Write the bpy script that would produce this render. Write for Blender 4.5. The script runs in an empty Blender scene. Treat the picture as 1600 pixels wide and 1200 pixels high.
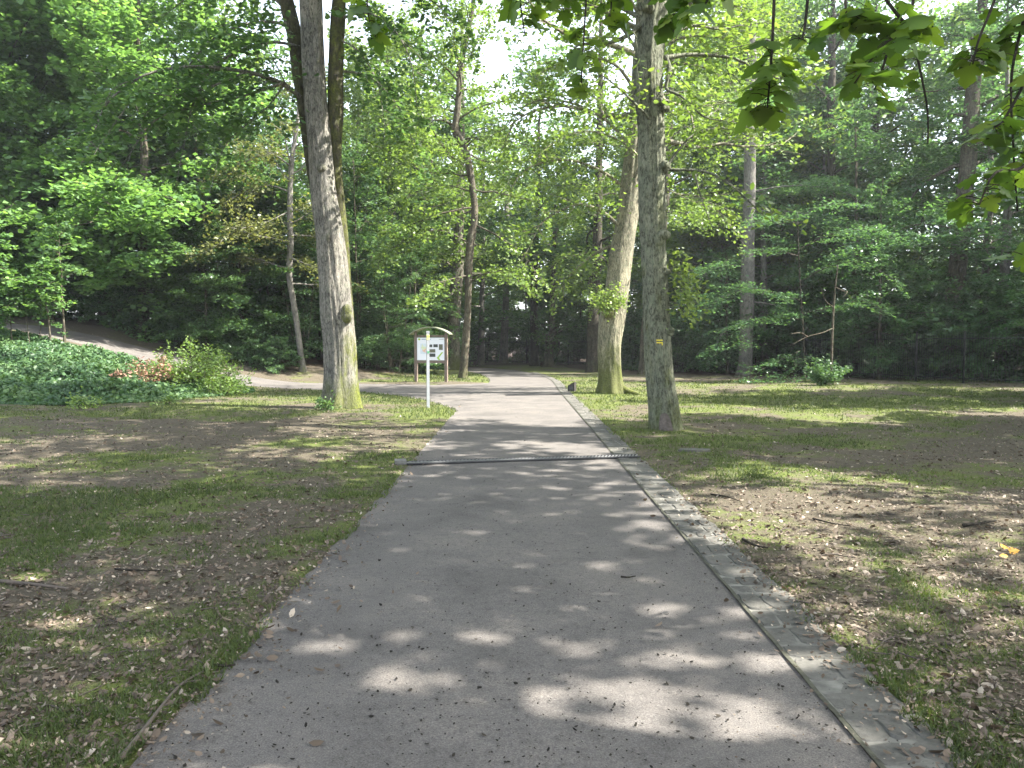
import bpy, math, random
import numpy as np
from mathutils import Vector

# ------------------------------------------------------------------ camera, sky, sun, exposure
scene = bpy.context.scene
COL = scene.collection
CAM_H = 1.6
PITCH = math.atan(60 / 1200)
cam_data = bpy.data.cameras.new("camera")
cam = bpy.data.objects.new("camera", cam_data)
COL.objects.link(cam)
cam.location = (0, 0, CAM_H)
cam.rotation_euler = (math.pi / 2 - PITCH, 0, 0)
cam_data.sensor_fit = 'HORIZONTAL'
cam_data.sensor_width = 36.0
cam_data.lens = 27.0
cam_data.clip_start = 0.05
cam_data.clip_end = 2000
scene.camera = cam

SUN_ELEV = math.radians(47)
SUN_AZ = math.radians(96)       # clockwise from +Y (view direction): light from the right
world = bpy.data.worlds.new("World")
scene.world = world
world.use_nodes = True
wn = world.node_tree
sky = wn.nodes.new('ShaderNodeTexSky')
sky.sky_type = 'NISHITA'
sky.sun_disc = False
sky.sun_elevation = SUN_ELEV
sky.sun_rotation = SUN_AZ
sky.dust_density = 2.0
sky.air_density = 1.0
bg = wn.nodes['Background']
bg.inputs['Strength'].default_value = 0.15
hsv = wn.nodes.new('ShaderNodeHueSaturation')          # a thin bright haze takes much of the blue out of the sky
hsv.inputs['Saturation'].default_value = 0.5
wn.links.new(sky.outputs[0], hsv.inputs['Color'])
wn.links.new(hsv.outputs[0], bg.inputs['Color'])
sun_data = bpy.data.lights.new("sun", 'SUN')
sun_data.energy = 5.0
sun_data.angle = math.radians(0.53)
sun_data.color = (1.0, 0.95, 0.88)
sun = bpy.data.objects.new("sun", sun_data)
COL.objects.link(sun)
sd = Vector((math.sin(SUN_AZ) * math.cos(SUN_ELEV), math.cos(SUN_AZ) * math.cos(SUN_ELEV), math.sin(SUN_ELEV)))
sun.rotation_euler = sd.to_track_quat('Z', 'Y').to_euler()
sun.location = sd * 60
scene.view_settings.view_transform = 'Standard'
scene.view_settings.look = 'None'
scene.view_settings.gamma = 1.0
scene.view_settings.exposure = 2.42
scene.render.engine = 'CYCLES'
scene.cycles.use_denoising = True
scene.cycles.max_bounces = 8
scene.cycles.diffuse_bounces = 4
scene.cycles.glossy_bounces = 2
scene.cycles.transmission_bounces = 4
scene.cycles.transparent_max_bounces = 4
scene.cycles.sample_clamp_indirect = 6.0

# ------------------------------------------------------------------ photograph geometry helpers
CP, SP = math.cos(PITCH), math.sin(PITCH)


def ray(px, py):
    dx, dy = (px - 800) / 1200, (600 - py) / 1200
    return np.array((dx, CP + dy * SP, -SP + dy * CP))


def pt(px, py, Y):
    d = ray(px, py)
    return np.array((0, 0, CAM_H)) + d * (Y / d[1])


def lerp(a, b, t):
    return a + (b - a) * t


def sstep(t):
    t = np.clip(t, 0, 1)
    return t * t * (3 - 2 * t)


def hash3(ix, iy, iz, seed):
    h = (ix.astype(np.int64) * 374761393 + iy.astype(np.int64) * 668265263 + iz.astype(np.int64) * 2147483647 % 1274126177 + seed * 974634777) & 0xffffffff
    h = ((h ^ (h >> 13)) * 1274126177) & 0xffffffff
    h = ((h ^ (h >> 16)) * 2246822519) & 0xffffffff
    return ((h ^ (h >> 15)) & 0xffffff) / float(0xffffff)


def vnoise(x, y, z=0.0, seed=0):
    x, y, z = np.broadcast_arrays(np.asarray(x, float), np.asarray(y, float), np.asarray(z, float))
    ix, iy, iz = np.floor(x), np.floor(y), np.floor(z)
    fx, fy, fz = sstep(x - ix), sstep(y - iy), sstep(z - iz)
    r = 0
    for a in (0, 1):
        for b in (0, 1):
            for c in (0, 1):
                w = (fx if a else 1 - fx) * (fy if b else 1 - fy) * (fz if c else 1 - fz)
                r = r + w * hash3(ix + a, iy + b, iz + c, seed)
    return r


def fbm(x, y, z=0.0, seed=0, octs=4):
    r, a, s = 0, 0.5, 0
    for o in range(octs):
        r = r + a * vnoise(np.asarray(x) * 2 ** o, np.asarray(y) * 2 ** o, np.asarray(z) * 2 ** o, seed + o * 17)
        s += a
        a *= 0.5
    return r / s


# ------------------------------------------------------------------ objects
def link(o, parent=None):
    COL.objects.link(o)
    if parent is not None:
        o.parent = parent
    return o


def tag(o, label=None, cat=None, group=None, kind=None):
    if label: o['label'] = label
    if cat: o['category'] = cat
    if group: o['group'] = group
    if kind: o['kind'] = kind
    return o


def empty(name, loc=(0, 0, 0), rz=0.0):
    o = bpy.data.objects.new(name, None)
    o.empty_display_size = 0.3
    o.location = tuple(float(v) for v in loc)
    o.rotation_euler = (0, 0, rz)
    return link(o)


class MB:
    """collects geometry of faces with any side count; builds ONE mesh"""
    def __init__(self):
        self.v, self.idx, self.cnt, self.at, self.mi, self.n = [], [], [], [], [], 0

    def add(self, verts, faces, attr=None, mat=0):
        """faces: int array (F,k) local; attr: per-vertex float"""
        verts = np.asarray(verts, float).reshape(-1, 3)
        faces = np.asarray(faces, np.int64)
        self.v.append(verts)
        self.idx.append((faces + self.n).ravel())
        self.cnt.append(np.full(len(faces), faces.shape[1], np.int64))
        self.mi.append(np.full(len(faces), mat, np.int32))
        self.at.append(np.zeros(len(verts)) if attr is None else np.broadcast_to(np.asarray(attr, float), (len(verts),)))
        self.n += len(verts)
        return self

    def box(self, c, s, rz=0.0, mat=0):
        x, y, z = [q / 2 for q in s]
        p = np.array([(-x, -y, -z), (x, -y, -z), (x, y, -z), (-x, y, -z), (-x, -y, z), (x, -y, z), (x, y, z), (-x, y, z)])
        ca, sa = math.cos(rz), math.sin(rz)
        p = np.c_[p[:, 0] * ca - p[:, 1] * sa, p[:, 0] * sa + p[:, 1] * ca, p[:, 2]] + np.asarray(c, float)
        return self.add(p, [(0, 3, 2, 1), (4, 5, 6, 7), (0, 1, 5, 4), (1, 2, 6, 5), (2, 3, 7, 6), (3, 0, 4, 7)], mat=mat)

    def tube(self, pts, rad, n=6, fn=None, caps=True, mat=0):
        """fn(theta, s_len, ring_pts) -> radius multiplier (R,n)"""
        P = np.asarray(pts, float)
        R = len(P)
        rad = np.atleast_1d(np.asarray(rad, float))
        rad = np.interp(np.linspace(0, 1, R), np.linspace(0, 1, len(rad)), rad) if len(rad) > 1 else np.full(R, rad[0])
        T = np.gradient(P, axis=0)
        T /= np.linalg.norm(T, axis=1)[:, None] + 1e-12
        mean = np.abs(T.mean(0))
        ref = np.array((1.0, 0, 0)) if mean[0] < 0.6 else np.array((0, 1.0, 0))
        if mean[0] > 0.6 and mean[1] > 0.6: ref = np.array((0, 0, 1.0))
        U = ref[None] - (T @ ref)[:, None] * T
        U /= np.linalg.norm(U, axis=1)[:, None] + 1e-12
        W = np.cross(T, U)
        th = np.linspace(0, 2 * math.pi, n, endpoint=False)
        mul = np.ones((R, n)) if fn is None else fn(th[None, :].repeat(R, 0), P)
        rr = rad[:, None] * mul
        V = P[:, None] + rr[..., None] * (np.cos(th)[None, :, None] * U[:, None] + np.sin(th)[None, :, None] * W[:, None])
        i = np.arange(R - 1)[:, None] * n
        j = np.arange(n)[None]
        k = (j + 1) % n
        F = np.stack([i + j, i + k, i + n + k, i + n + j], -1).reshape(-1, 4)
        self.add(V.reshape(-1, 3), F, mat=mat)
        if caps:
            b = self.n - R * n
            self.idx.append(b + np.arange(n)[::-1]); self.cnt.append(np.array([n])); self.mi.append(np.array([mat], np.int32))
            self.idx.append(b + (R - 1) * n + np.arange(n)); self.cnt.append(np.array([n])); self.mi.append(np.array([mat], np.int32))
        return self

    def mesh(self, name, mats, smooth=True, attr_name='rnd'):
        me = bpy.data.meshes.new(name)
        v = np.concatenate(self.v); idx = np.concatenate(self.idx); cnt = np.concatenate(self.cnt)
        me.vertices.add(len(v)); me.vertices.foreach_set('co', v.ravel().astype(np.float32))
        me.loops.add(len(idx)); me.loops.foreach_set('vertex_index', idx.astype(np.int32))
        me.polygons.add(len(cnt))
        st = np.concatenate([[0], np.cumsum(cnt)[:-1]])
        me.polygons.foreach_set('loop_start', st.astype(np.int32))
        me.polygons.foreach_set('material_index', np.concatenate(self.mi).astype(np.int32))
        me.polygons.foreach_set('use_smooth', np.full(len(cnt), smooth))
        for m in (mats if isinstance(mats, (list, tuple)) else [mats]):
            me.materials.append(m)
        a = np.concatenate(self.at)
        if np.any(a):
            at = me.attributes.new(attr_name, 'FLOAT', 'POINT')
            at.data.foreach_set('value', a.astype(np.float32))
        me.update(calc_edges=True)
        return me

    def build(self, name, mats, parent=None, smooth=True):
        return link(bpy.data.objects.new(name, self.mesh(name, mats, smooth)), parent)


def copy_tree(root):
    c = root.copy(); COL.objects.link(c)
    for ch in [o for o in bpy.data.objects if o.parent == root]:
        d = ch.copy(); COL.objects.link(d); d.parent = c
        for g in [o for o in bpy.data.objects if o.parent == ch]:
            e = g.copy(); COL.objects.link(e); e.parent = d
    return c


# ------------------------------------------------------------------ materials
def new_mat(name):
    m = bpy.data.materials.new(name); m.use_nodes = True
    nt = m.node_tree
    return m, nt, nt.nodes['Principled BSDF'], nt.nodes['Material Output']


def node(nt, t, **kw):
    n = nt.nodes.new(t)
    for k, v in kw.items(): setattr(n, k, v)
    return n


def ramp(nt, fac, stops):
    r = node(nt, 'ShaderNodeValToRGB')
    e = r.color_ramp.elements
    while len(e) > 1: e.remove(e[-1])
    for i, (p, c) in enumerate(stops):
        el = e[0] if i == 0 else e.new(p)
        el.position = p; el.color = (*c, 1) if len(c) == 3 else c
    nt.links.new(fac, r.inputs[0])
    return r.outputs[0]


def noise(nt, scale, detail=4, coord='Object', mapping=None, rough=0.6, dist=0.0):
    tc = node(nt, 'ShaderNodeTexCoord')
    out = tc.outputs[coord]
    if mapping:
        mp = node(nt, 'ShaderNodeMapping'); mp.inputs['Scale'].default_value = mapping
        nt.links.new(out, mp.inputs[0]); out = mp.outputs[0]
    n = node(nt, 'ShaderNodeTexNoise')
    n.inputs['Scale'].default_value = scale; n.inputs['Detail'].default_value = detail
    n.inputs['Roughness'].default_value = rough; n.inputs['Distortion'].default_value = dist
    nt.links.new(out, n.inputs['Vector'])
    return n.outputs['Fac']


def mixc(nt, fac, a, b, mode='MIX'):
    m = node(nt, 'ShaderNodeMix', data_type='RGBA', blend_type=mode)
    for s, v in ((0, fac), (6, a), (7, b)):
        if hasattr(v, 'is_output'): nt.links.new(v, m.inputs[s])
        else: m.inputs[s].default_value = v if s == 0 else ((*v, 1) if len(v) == 3 else v)
    return m.outputs[2]


def bump(nt, h, strength, dist, bsdf):
    b = node(nt, 'ShaderNodeBump'); b.inputs['Strength'].default_value = strength; b.inputs['Distance'].default_value = dist
    nt.links.new(h, b.inputs['Height']); nt.links.new(b.outputs[0], bsdf.inputs['Normal'])


def leaf_mat(name, c_dark, c_mid, c_light, trans=0.42, rough=0.42, tint=(1.25, 1.3, 0.5), spec=0.35):
    m, nt, p, out = new_mat(name)
    at = node(nt, 'ShaderNodeAttribute', attribute_name='rnd')
    k = 1.18 if name not in ('leaf_litter', 'path_debris_bits', 'leaf_yellow', 'grass_blade') else .9
    c_dark, c_mid, c_light = [tuple(q * k for q in c) for c in (c_dark, c_mid, c_light)]
    col = ramp(nt, at.outputs['Fac'], [(0.0, c_dark), (0.55, c_mid), (1.0, c_light)])
    nt.links.new(col, p.inputs['Base Color'])
    p.inputs['Roughness'].default_value = rough
    p.inputs['Specular IOR Level'].default_value = spec
    tr = node(nt, 'ShaderNodeBsdfTranslucent')
    tc = mixc(nt, 1.0, col, tint, 'MULTIPLY')
    nt.links.new(tc, tr.inputs['Color'])
    mx = node(nt, 'ShaderNodeMixShader'); mx.inputs[0].default_value = trans
    nt.links.new(p.outputs[0], mx.inputs[1]); nt.links.new(tr.outputs[0], mx.inputs[2])
    nt.links.new(mx.outputs[0], out.inputs[0])
    return m


LEAF = {
    'bright': leaf_mat('leaf_bright_green', (.07, .14, .05), (.11, .20, .07), (.17, .27, .095), .5, .4, (1.2, 1.25, .6)),
    'maple': leaf_mat('leaf_maple_green', (.05, .10, .045), (.08, .145, .06), (.125, .20, .075), .48, .38, (1.2, 1.25, .6)),
    'beech': leaf_mat('leaf_beech_green', (.045, .095, .05), (.07, .14, .065), (.11, .195, .075), .45, .34, (1.2, 1.25, .6)),
    'dark': leaf_mat('leaf_dark_green', (.045, .09, .045), (.072, .135, .062), (.11, .175, .07), .42, .36, (1.2, 1.25, .6)),
    'oak': leaf_mat('leaf_oak_yellow_green', (.075, .12, .038), (.115, .175, .05), (.17, .225, .075), .5, .42, (1.2, 1.25, .55)),
    'olive': leaf_mat('leaf_olive', (.08, .095, .04), (.12, .14, .052), (.17, .17, .065), .45, .42, (1.2, 1.2, .6)),
    'chestnut': leaf_mat('leaf_chestnut', (.04, .085, .018), (.075, .135, .025), (.13, .19, .035), .6, .38, (1.25, 1.25, .45)),
    'ivy': leaf_mat('leaf_ivy', (.032, .068, .03), (.056, .108, .042), (.095, .155, .055), .3, .45, spec=.3),
    'nettle': leaf_mat('leaf_bramble', (.075, .12, .04), (.12, .19, .055), (.18, .25, .08), .42),
    'dead': leaf_mat('leaf_dead_brown', (.16, .09, .06), (.27, .165, .115), (.38, .26, .19), .25, .6, (1, .8, .6), .2),
    'litter': leaf_mat('leaf_litter', (.06, .045, .032), (.17, .13, .095), (.42, .36, .28), .15, .6, (1, .85, .6), .25),
    'grass': leaf_mat('grass_blade', (.055, .075, .03), (.085, .118, .042), (.15, .17, .07), .4, .5, spec=.2),
}


def bark_mat(name, c1, c2, c3, moss=0.0, moss_h=2.0, scale=1.0, lichen=0.0, stretch=0.16):
    m, nt, p, out = new_mat(name)
    f1 = noise(nt, 11 * scale, 6, mapping=(1, 1, stretch), dist=1.2, rough=.65)
    f2 = noise(nt, 24 * scale, 5, mapping=(1, 1, .45), dist=.5, rough=.7)
    f = mixc(nt, .45, f1, f2)
    g = noise(nt, 1.5, 4)
    col = ramp(nt, f, [(.34, tuple(q * .55 for q in c1)), (.43, c1), (.52, c2), (.66, c3)])
    dk = ramp(nt, g, [(.3, (.62, .63, .62)), (.7, (1.2, 1.16, 1.08))])
    col = mixc(nt, 1.0, col, dk, 'MULTIPLY')
    if lichen:
        l = noise(nt, 7, 5, rough=.7)
        lm = ramp(nt, l, [(.5, (0, 0, 0)), (.64, (lichen,) * 3)])
        col = mixc(nt, lm, col, (.20, .225, .15))
    if moss:
        tc = node(nt, 'ShaderNodeTexCoord'); sx = node(nt, 'ShaderNodeSeparateXYZ'); nt.links.new(tc.outputs['Object'], sx.inputs[0])
        mr = node(nt, 'ShaderNodeMapRange'); mr.inputs[1].default_value = 0.0; mr.inputs[2].default_value = moss_h
        mr.inputs[3].default_value = moss - .2; mr.inputs[4].default_value = -0.25
        nt.links.new(sx.outputs[2], mr.inputs[0])
        n2 = noise(nt, 3.5, 7, mapping=(1, 1, .4), rough=.7)
        ad = node(nt, 'ShaderNodeMath', operation='ADD'); nt.links.new(mr.outputs[0], ad.inputs[0]); nt.links.new(n2, ad.inputs[1])
        mm = ramp(nt, ad.outputs[0], [(.50, (0, 0, 0)), (.78, (.85, .85, .85))])
        mc = ramp(nt, noise(nt, 30, 3), [(.3, (.035, .042, .012)), (.7, (.10, .115, .028))])
        col = mixc(nt, mm, col, mc)
    at = node(nt, 'ShaderNodeAttribute', attribute_name='rnd')       # moss patches that grow on one side of a stem
    n5 = noise(nt, 9, 6, mapping=(1, 1, .5), rough=.7)
    ms = node(nt, 'ShaderNodeMath', operation='MULTIPLY'); nt.links.new(at.outputs['Fac'], ms.inputs[0])
    nt.links.new(ramp(nt, n5, [(.36, (0, 0, 0)), (.58, (1, 1, 1))]), ms.inputs[1])
    mc2 = ramp(nt, noise(nt, 22, 4), [(.3, (.045, .055, .012)), (.7, (.16, .18, .035))])
    col = mixc(nt, ms.outputs[0], col, mc2)
    nt.links.new(col, p.inputs['Base Color'])
    p.inputs['Roughness'].default_value = .9
    p.inputs['Specular IOR Level'].default_value = .15
    bump(nt, f, 1.0, .07, p)
    return m


BARK = {
    'maple': bark_mat('bark_grey_maple', (.075, .072, .064), (.195, .186, .166), (.31, .298, .27), .48, 1.7, 1.6, .25, .22),
    'oak': bark_mat('bark_oak', (.055, .06, .044), (.155, .165, .125), (.25, .26, .2), .34, 2.4, 1.5, .55, .3),
    'mossy': bark_mat('bark_mossy', (.09, .09, .065), (.23, .215, .16), (.36, .34, .26), .66, 2.6, 1.3, .3, .25),
    'beech': bark_mat('bark_beech', (.10, .095, .088), (.16, .15, .14), (.2, .19, .175), .3, 1.6, .6, .3, .5),
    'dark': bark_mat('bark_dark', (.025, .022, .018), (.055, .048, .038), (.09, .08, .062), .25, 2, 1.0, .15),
    'brown': bark_mat('bark_brown', (.045, .038, .03), (.09, .078, .06), (.15, .13, .10), .3, 1.8, 1.0, .3),
    'branch': bark_mat('bark_branch', (.02, .018, .014), (.035, .03, .023), (.06, .05, .04)),
    'deadwood': bark_mat('bark_dead_wood', (.13, .10, .075), (.22, .18, .13), (.32, .27, .2)),
    'ivyclad': bark_mat('bark_grey_ivy', (.06, .055, .045), (.13, .12, .095), (.2, .18, .15), .5, 2.5, .8, .3),
}


def plain(name, col, rough=.6, metal=0.0, var=.15, scale=20, bmp=0.0):
    m, nt, p, out = new_mat(name)
    n = noise(nt, scale, 4)
    c = ramp(nt, n, [(.3, tuple(q * (1 - var) for q in col)), (.7, tuple(min(1, q * (1 + var)) for q in col))])
    nt.links.new(c, p.inputs['Base Color'])
    p.inputs['Roughness'].default_value = rough; p.inputs['Metallic'].default_value = metal
    if bmp: bump(nt, n, bmp, .01, p)
    return m


# ------------------------------------------------------------------ paths and terrain
def catmull(P, n=12):
    P = np.asarray(P, float)
    Q = np.vstack([2 * P[0] - P[1], P, 2 * P[-1] - P[-2]])
    out = []
    for i in range(1, len(Q) - 2):
        t = np.linspace(0, 1, n, endpoint=False)[:, None]
        a, b, c, d = Q[i - 1], Q[i], Q[i + 1], Q[i + 2]
        out.append(.5 * (2 * b + (c - a) * t + (2 * a - 5 * b + 4 * c - d) * t ** 2 + (3 * b - a - 3 * c + d) * t ** 3))
    out.append(P[-1:])
    return np.vstack(out)


def resample(P, n):
    s = np.r_[0, np.cumsum(np.linalg.norm(np.diff(P, axis=0), axis=1))]
    t = np.linspace(0, s[-1], n)
    return np.c_[tuple(np.interp(t, s, P[:, k]) for k in range(P.shape[1]))]


MAIN_L = catmull([(-1.58, -6), (-1.53, 0), (-1.47, 2.9), (-1.42, 6.5), (-1.39, 10.4), (-1.39, 17.5), (-1.35, 25), (-1.2, 30), (-1.0, 33.5), (-1.45, 40), (-2.7, 47.5), (-6, 53.5), (-12, 58), (-25, 60)])
MAIN_R = catmull([(1.68, -6), (1.70, 0), (1.735, 2.9), (1.78, 6.5), (1.825, 10.67), (1.93, 20), (2.0, 26.7), (2.1, 31), (2.1, 37), (1.5, 44.6), (0, 51.5), (-2.9, 57), (-10, 62.5), (-25, 65)])
LP_N = catmull([(-1.0, 16.2), (-1.36, 18.6), (-2.0, 21.0), (-3.3, 23.9), (-5.3, 26.4), (-8, 28.3), (-11, 29.9), (-14, 31.2), (-18, 32.3), (-26, 33.2)])
LP_F = catmull([(-0.2, 33.6), (-1.0, 33.2), (-1.6, 32.4), (-3.0, 31.6), (-5.6, 32.1), (-8, 32.9), (-11, 33.9), (-14, 35.0), (-18, 35.8), (-26, 36.3)])


def in_poly(x, y, P):
    x = np.asarray(x); y = np.asarray(y)
    inside = np.zeros(x.shape, bool)
    j = len(P) - 1
    for i in range(len(P)):
        xi, yi = P[i]; xj, yj = P[j]
        c = ((yi > y) != (yj > y)) & (x < (xj - xi) * (y - yi) / ((yj - yi) + 1e-12) + xi)
        inside ^= c
        j = i
    return inside


def poly_dist(x, y, P):
    d = np.full(np.shape(x), 1e9)
    for a, b in zip(P[:-1], P[1:]):
        ab = b - a; L = ab @ ab + 1e-12
        t = np.clip(((x - a[0]) * ab[0] + (y - a[1]) * ab[1]) / L, 0, 1)
        d = np.minimum(d, np.hypot(x - a[0] - t * ab[0], y - a[1] - t * ab[1]))
    return d


POLY_MAIN = np.vstack([MAIN_L, MAIN_R[::-1]])
POLY_LEFT = np.vstack([LP_N, LP_F[::-1]])


def path_sd(x, y):
    """signed distance to the paved area, negative inside"""
    dm = np.minimum(poly_dist(x, y, MAIN_L[::3]), poly_dist(x, y, MAIN_R[::3]))
    dl = np.minimum(poly_dist(x, y, LP_N[::3]), poly_dist(x, y, LP_F[::3]))
    return np.minimum(np.where(in_poly(x, y, POLY_MAIN), -dm, dm), np.where(in_poly(x, y, POLY_LEFT), -dl, dl))


def base_h(x, y):
    """slope of the land without small bumps"""
    x = np.asarray(x, float); y = np.asarray(y, float)
    hill = 2.5 * sstep((-8.6 - x) / 15.5) * sstep((y - 20.0) / 13)
    hill = hill + 2.0 * sstep((-24 - x) / 25) * sstep((y - 20) / 20)
    bank = 0.55 * sstep((-3.5 - x) / 7) * sstep((y - 34.5) / 5) * sstep((66 - y) / 6 + .0)
    return hill + bank


def ground_h(x, y, sd=None):
    if sd is None: sd = path_sd(x, y)
    e = sstep((sd - .05) / 1.6)
    bumps = (fbm(np.asarray(x) * .45, np.asarray(y) * .45, 0, 3) - .5) * .16 + (fbm(np.asarray(x) * 2.1, np.asarray(y) * 2.1, 0, 9, 3) - .5) * .05
    rim = np.where(sd > 0, .012, -.05 * sstep(-sd / .10))
    return base_h(x, y) + bumps * e + rim


def gh(x, y):
    return float(ground_h(np.array([float(x)]), np.array([float(y)]))[0])


def blob(x, y, cx, cy, rx, ry, a=1.0):
    return a * np.exp(-(((x - cx) / rx) ** 2 + ((y - cy) / ry) ** 2))


def grass_density(x, y, sd):
    """0 bare soil .. 1 lawn, as the photograph's patches lie"""
    n = fbm(x * .55, y * .55, 0, 21, 4); n2 = fbm(x * 1.7, y * 1.7, 0, 33, 3)
    g = (n - .5) * 2.2 + (n2 - .5) * 1.1 + .02
    L = x < 0
    g = g + np.where(L, blob(x, y, -5.0, 7.3, 1.3, 1.3, .75) + blob(x, y, -1.9, 8.8, .7, 2.2, .6) + blob(x, y, -2.3, 6.4, .9, .5, .5)
                     + blob(x, y, -6.5, 10.8, 2.2, .9, .5) + blob(x, y, -5, 23.8, 4, 2.8, .7) + blob(x, y, -1.9, 18.2, 1.0, 1.8, .9)
                     + blob(x, y, -9, 18, 5, 1.2, .3) - blob(x, y, -3.6, 12.5, 2.6, 2.4, .5) - blob(x, y, -9, 15.5, 5, 1.2, .35), 0)
    g = g + np.where(~L, blob(x, y, 9, 22.5, 9, 5, .75) + blob(x, y, 3.2, 29, 1.8, 6, .7) + blob(x, y, 2.6, 11, .8, 2.2, .45)
                     - blob(x, y, 6.5, 9.6, 3.2, 2.2, .55) - blob(x, y, 5, 5.5, 1.6, 1.0, .45) - blob(x, y, 3.3, 16.5, 1.5, 2.5, .25), 0)
    g = g + np.where((y > 33) & (x > -8) & (x < 0.0) & (y < 52), .6, 0)
    g = g + (fbm(x * 4.2, y * 4.2, 0, 39, 3) - .5) * 1.1
    g = g + np.where((np.abs(x) < 7) & (y > 40), .35, 0)
    g = g - sstep((y - 30 - .3 * np.abs(x)) / 6) * np.where(x > 5, 1.0, 0) - np.where((x < -2.5) & (y > 31) & (x + y * .0 < -2.5), sstep((-5.2 - x) / 3) * 1.2, 0)
    g = g - np.where((y > 30.5) & (y < 33.2) & (x < -1.2), .9, 0)
    g = g - .3 * sstep((6.5 - y) / 3.5)
    return np.clip(g + .30, 0, 1)


# ground: one sheet to the horizon, fine near the camera
def axis(lo, hi, near_lo, near_hi, step, grow=1.16):
    a = list(np.arange(near_lo, near_hi + 1e-6, step))
    s, v = step, near_hi
    while v < hi: s *= grow; v += s; a.append(v)
    s, v = step, near_lo
    while v > lo: s *= grow; v -= s; a.insert(0, v)
    return np.array(a)


gx = axis(-420, 420, -14, 14, .12, 1.05)
gy = axis(-120, 620, 1.0, 34, .12, 1.05)
X, Y = np.meshgrid(gx, gy)
SD = path_sd(X.ravel(), Y.ravel())
Z = ground_h(X.ravel(), Y.ravel(), SD)
GD = grass_density(X.ravel(), Y.ravel(), SD)
xr, yr = X.ravel(), Y.ravel()
GD = np.clip(GD * .75 + np.clip(fbm(xr * .9, yr * .9, 0, 91, 4) - .38, 0, 1) * 1.9 + .15 * (np.abs(SD) < .5), 0, 1)
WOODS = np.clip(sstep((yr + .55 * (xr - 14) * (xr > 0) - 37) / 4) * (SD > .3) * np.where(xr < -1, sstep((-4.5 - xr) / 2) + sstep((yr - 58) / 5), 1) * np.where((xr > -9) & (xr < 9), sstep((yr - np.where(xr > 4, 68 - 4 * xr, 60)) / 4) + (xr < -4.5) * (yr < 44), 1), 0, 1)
nx, ny = len(gx), len(gy)
ii = (np.arange(ny - 1)[:, None] * nx + np.arange(nx - 1)[None]).ravel()
g = MB().add(np.c_[X.ravel(), Y.ravel(), Z], np.c_[ii, ii + 1, ii + nx + 1, ii + nx], GD + 1e-4)

m_ground, nt, p, out = new_mat('ground_soil_and_moss')
at = node(nt, 'ShaderNodeAttribute', attribute_name='rnd')
n1 = noise(nt, 9, 8, rough=.7); n2 = noise(nt, 60, 5, rough=.7); n3 = noise(nt, .8, 5)
soil = ramp(nt, n1, [(.28, (.04, .034, .024)), (.5, (.078, .066, .048)), (.72, (.13, .112, .085))])
soil = mixc(nt, .55, soil, ramp(nt, n2, [(.3, (.035, .028, .022)), (.55, (.095, .078, .06)), (.75, (.22, .19, .155))]))
moss = ramp(nt, n2, [(.3, (.05, .066, .016)), (.7, (.125, .16, .032))])
mfac = node(nt, 'ShaderNodeMath', operation='MULTIPLY_ADD'); mfac.inputs[1].default_value = 1.0; nt.links.new(at.outputs['Fac'], mfac.inputs[0])
n4 = noise(nt, 5, 6, rough=.7)
sub = node(nt, 'ShaderNodeMath', operation='MULTIPLY_ADD'); sub.inputs[1].default_value = 2.2; sub.inputs[2].default_value = -1.2; nt.links.new(n4, sub.inputs[0])
nt.links.new(sub.outputs[0], mfac.inputs[2])
mf = ramp(nt, mfac.outputs[0], [(.25, (0, 0, 0)), (.85, (.85, .85, .85))])
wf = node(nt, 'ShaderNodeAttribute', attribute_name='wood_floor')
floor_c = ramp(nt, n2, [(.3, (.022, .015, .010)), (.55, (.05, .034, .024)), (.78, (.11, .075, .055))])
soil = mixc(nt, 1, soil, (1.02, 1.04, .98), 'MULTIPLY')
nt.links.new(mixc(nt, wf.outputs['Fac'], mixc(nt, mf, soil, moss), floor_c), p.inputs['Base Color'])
p.inputs['Roughness'].default_value = .95; p.inputs['Specular IOR Level'].default_value = .15
bump(nt, n2, .8, .02, p)
ground = g.build('ground', m_ground)
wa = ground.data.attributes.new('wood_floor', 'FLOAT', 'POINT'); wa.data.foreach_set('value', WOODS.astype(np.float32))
tag(ground, kind='structure')

# ---- paved paths
m_path, nt, p, out = new_mat('path_asphalt')
a1 = noise(nt, 130, 5, rough=.85); a2 = noise(nt, 1.1, 6, rough=.65); a3 = noise(nt, 22, 6, rough=.75); a4 = noise(nt, 75, 2)
c = ramp(nt, a1, [(.32, (.055, .051, .048)), (.5, (.128, .12, .113)), (.68, (.235, .224, .213))])
c = mixc(nt, 1, c, ramp(nt, a2, [(.28, (.66, .66, .66)), (.5, (1, 1, 1)), (.7, (1.28, 1.25, 1.2))]), 'MULTIPLY')
c = mixc(nt, 1, c, ramp(nt, a3, [(.28, (.6, .59, .58)), (.45, (1, 1, 1)), (.66, (1.12, 1.1, 1.08))]), 'MULTIPLY')
c = mixc(nt, 1, c, (.76, .745, .72), 'MULTIPLY')
c = mixc(nt, ramp(nt, a4, [(.24, (.8, .8, .8)), (.33, (0, 0, 0))]), c, (.025, .023, .02))
nt.links.new(c, p.inputs['Base Color']); p.inputs['Roughness'].default_value = .85; p.inputs['Specular IOR Level'].default_value = .3
bump(nt, a1, .6, .006, p)


def strip(name, A, B, n, across, zoff, mat, zfun=None):
    A, B = resample(A, n), resample(B, n)
    t = np.linspace(0, 1, across + 1)[None, :, None]
    Q = A[:, None] * (1 - t) + B[:, None] * t
    x, y = Q[..., 0].ravel(), Q[..., 1].ravel()
    z = base_h(x, y) + zoff + (0 if zfun is None else zfun(x, y))
    k = across + 1
    f = (np.arange(n - 1)[:, None] * k + np.arange(across)[None]).ravel()
    o = MB().add(np.c_[x, y, z], np.c_[f, f + k, f + k + 1, f + 1]).build(name, mat)
    return tag(o, kind='structure')


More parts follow.
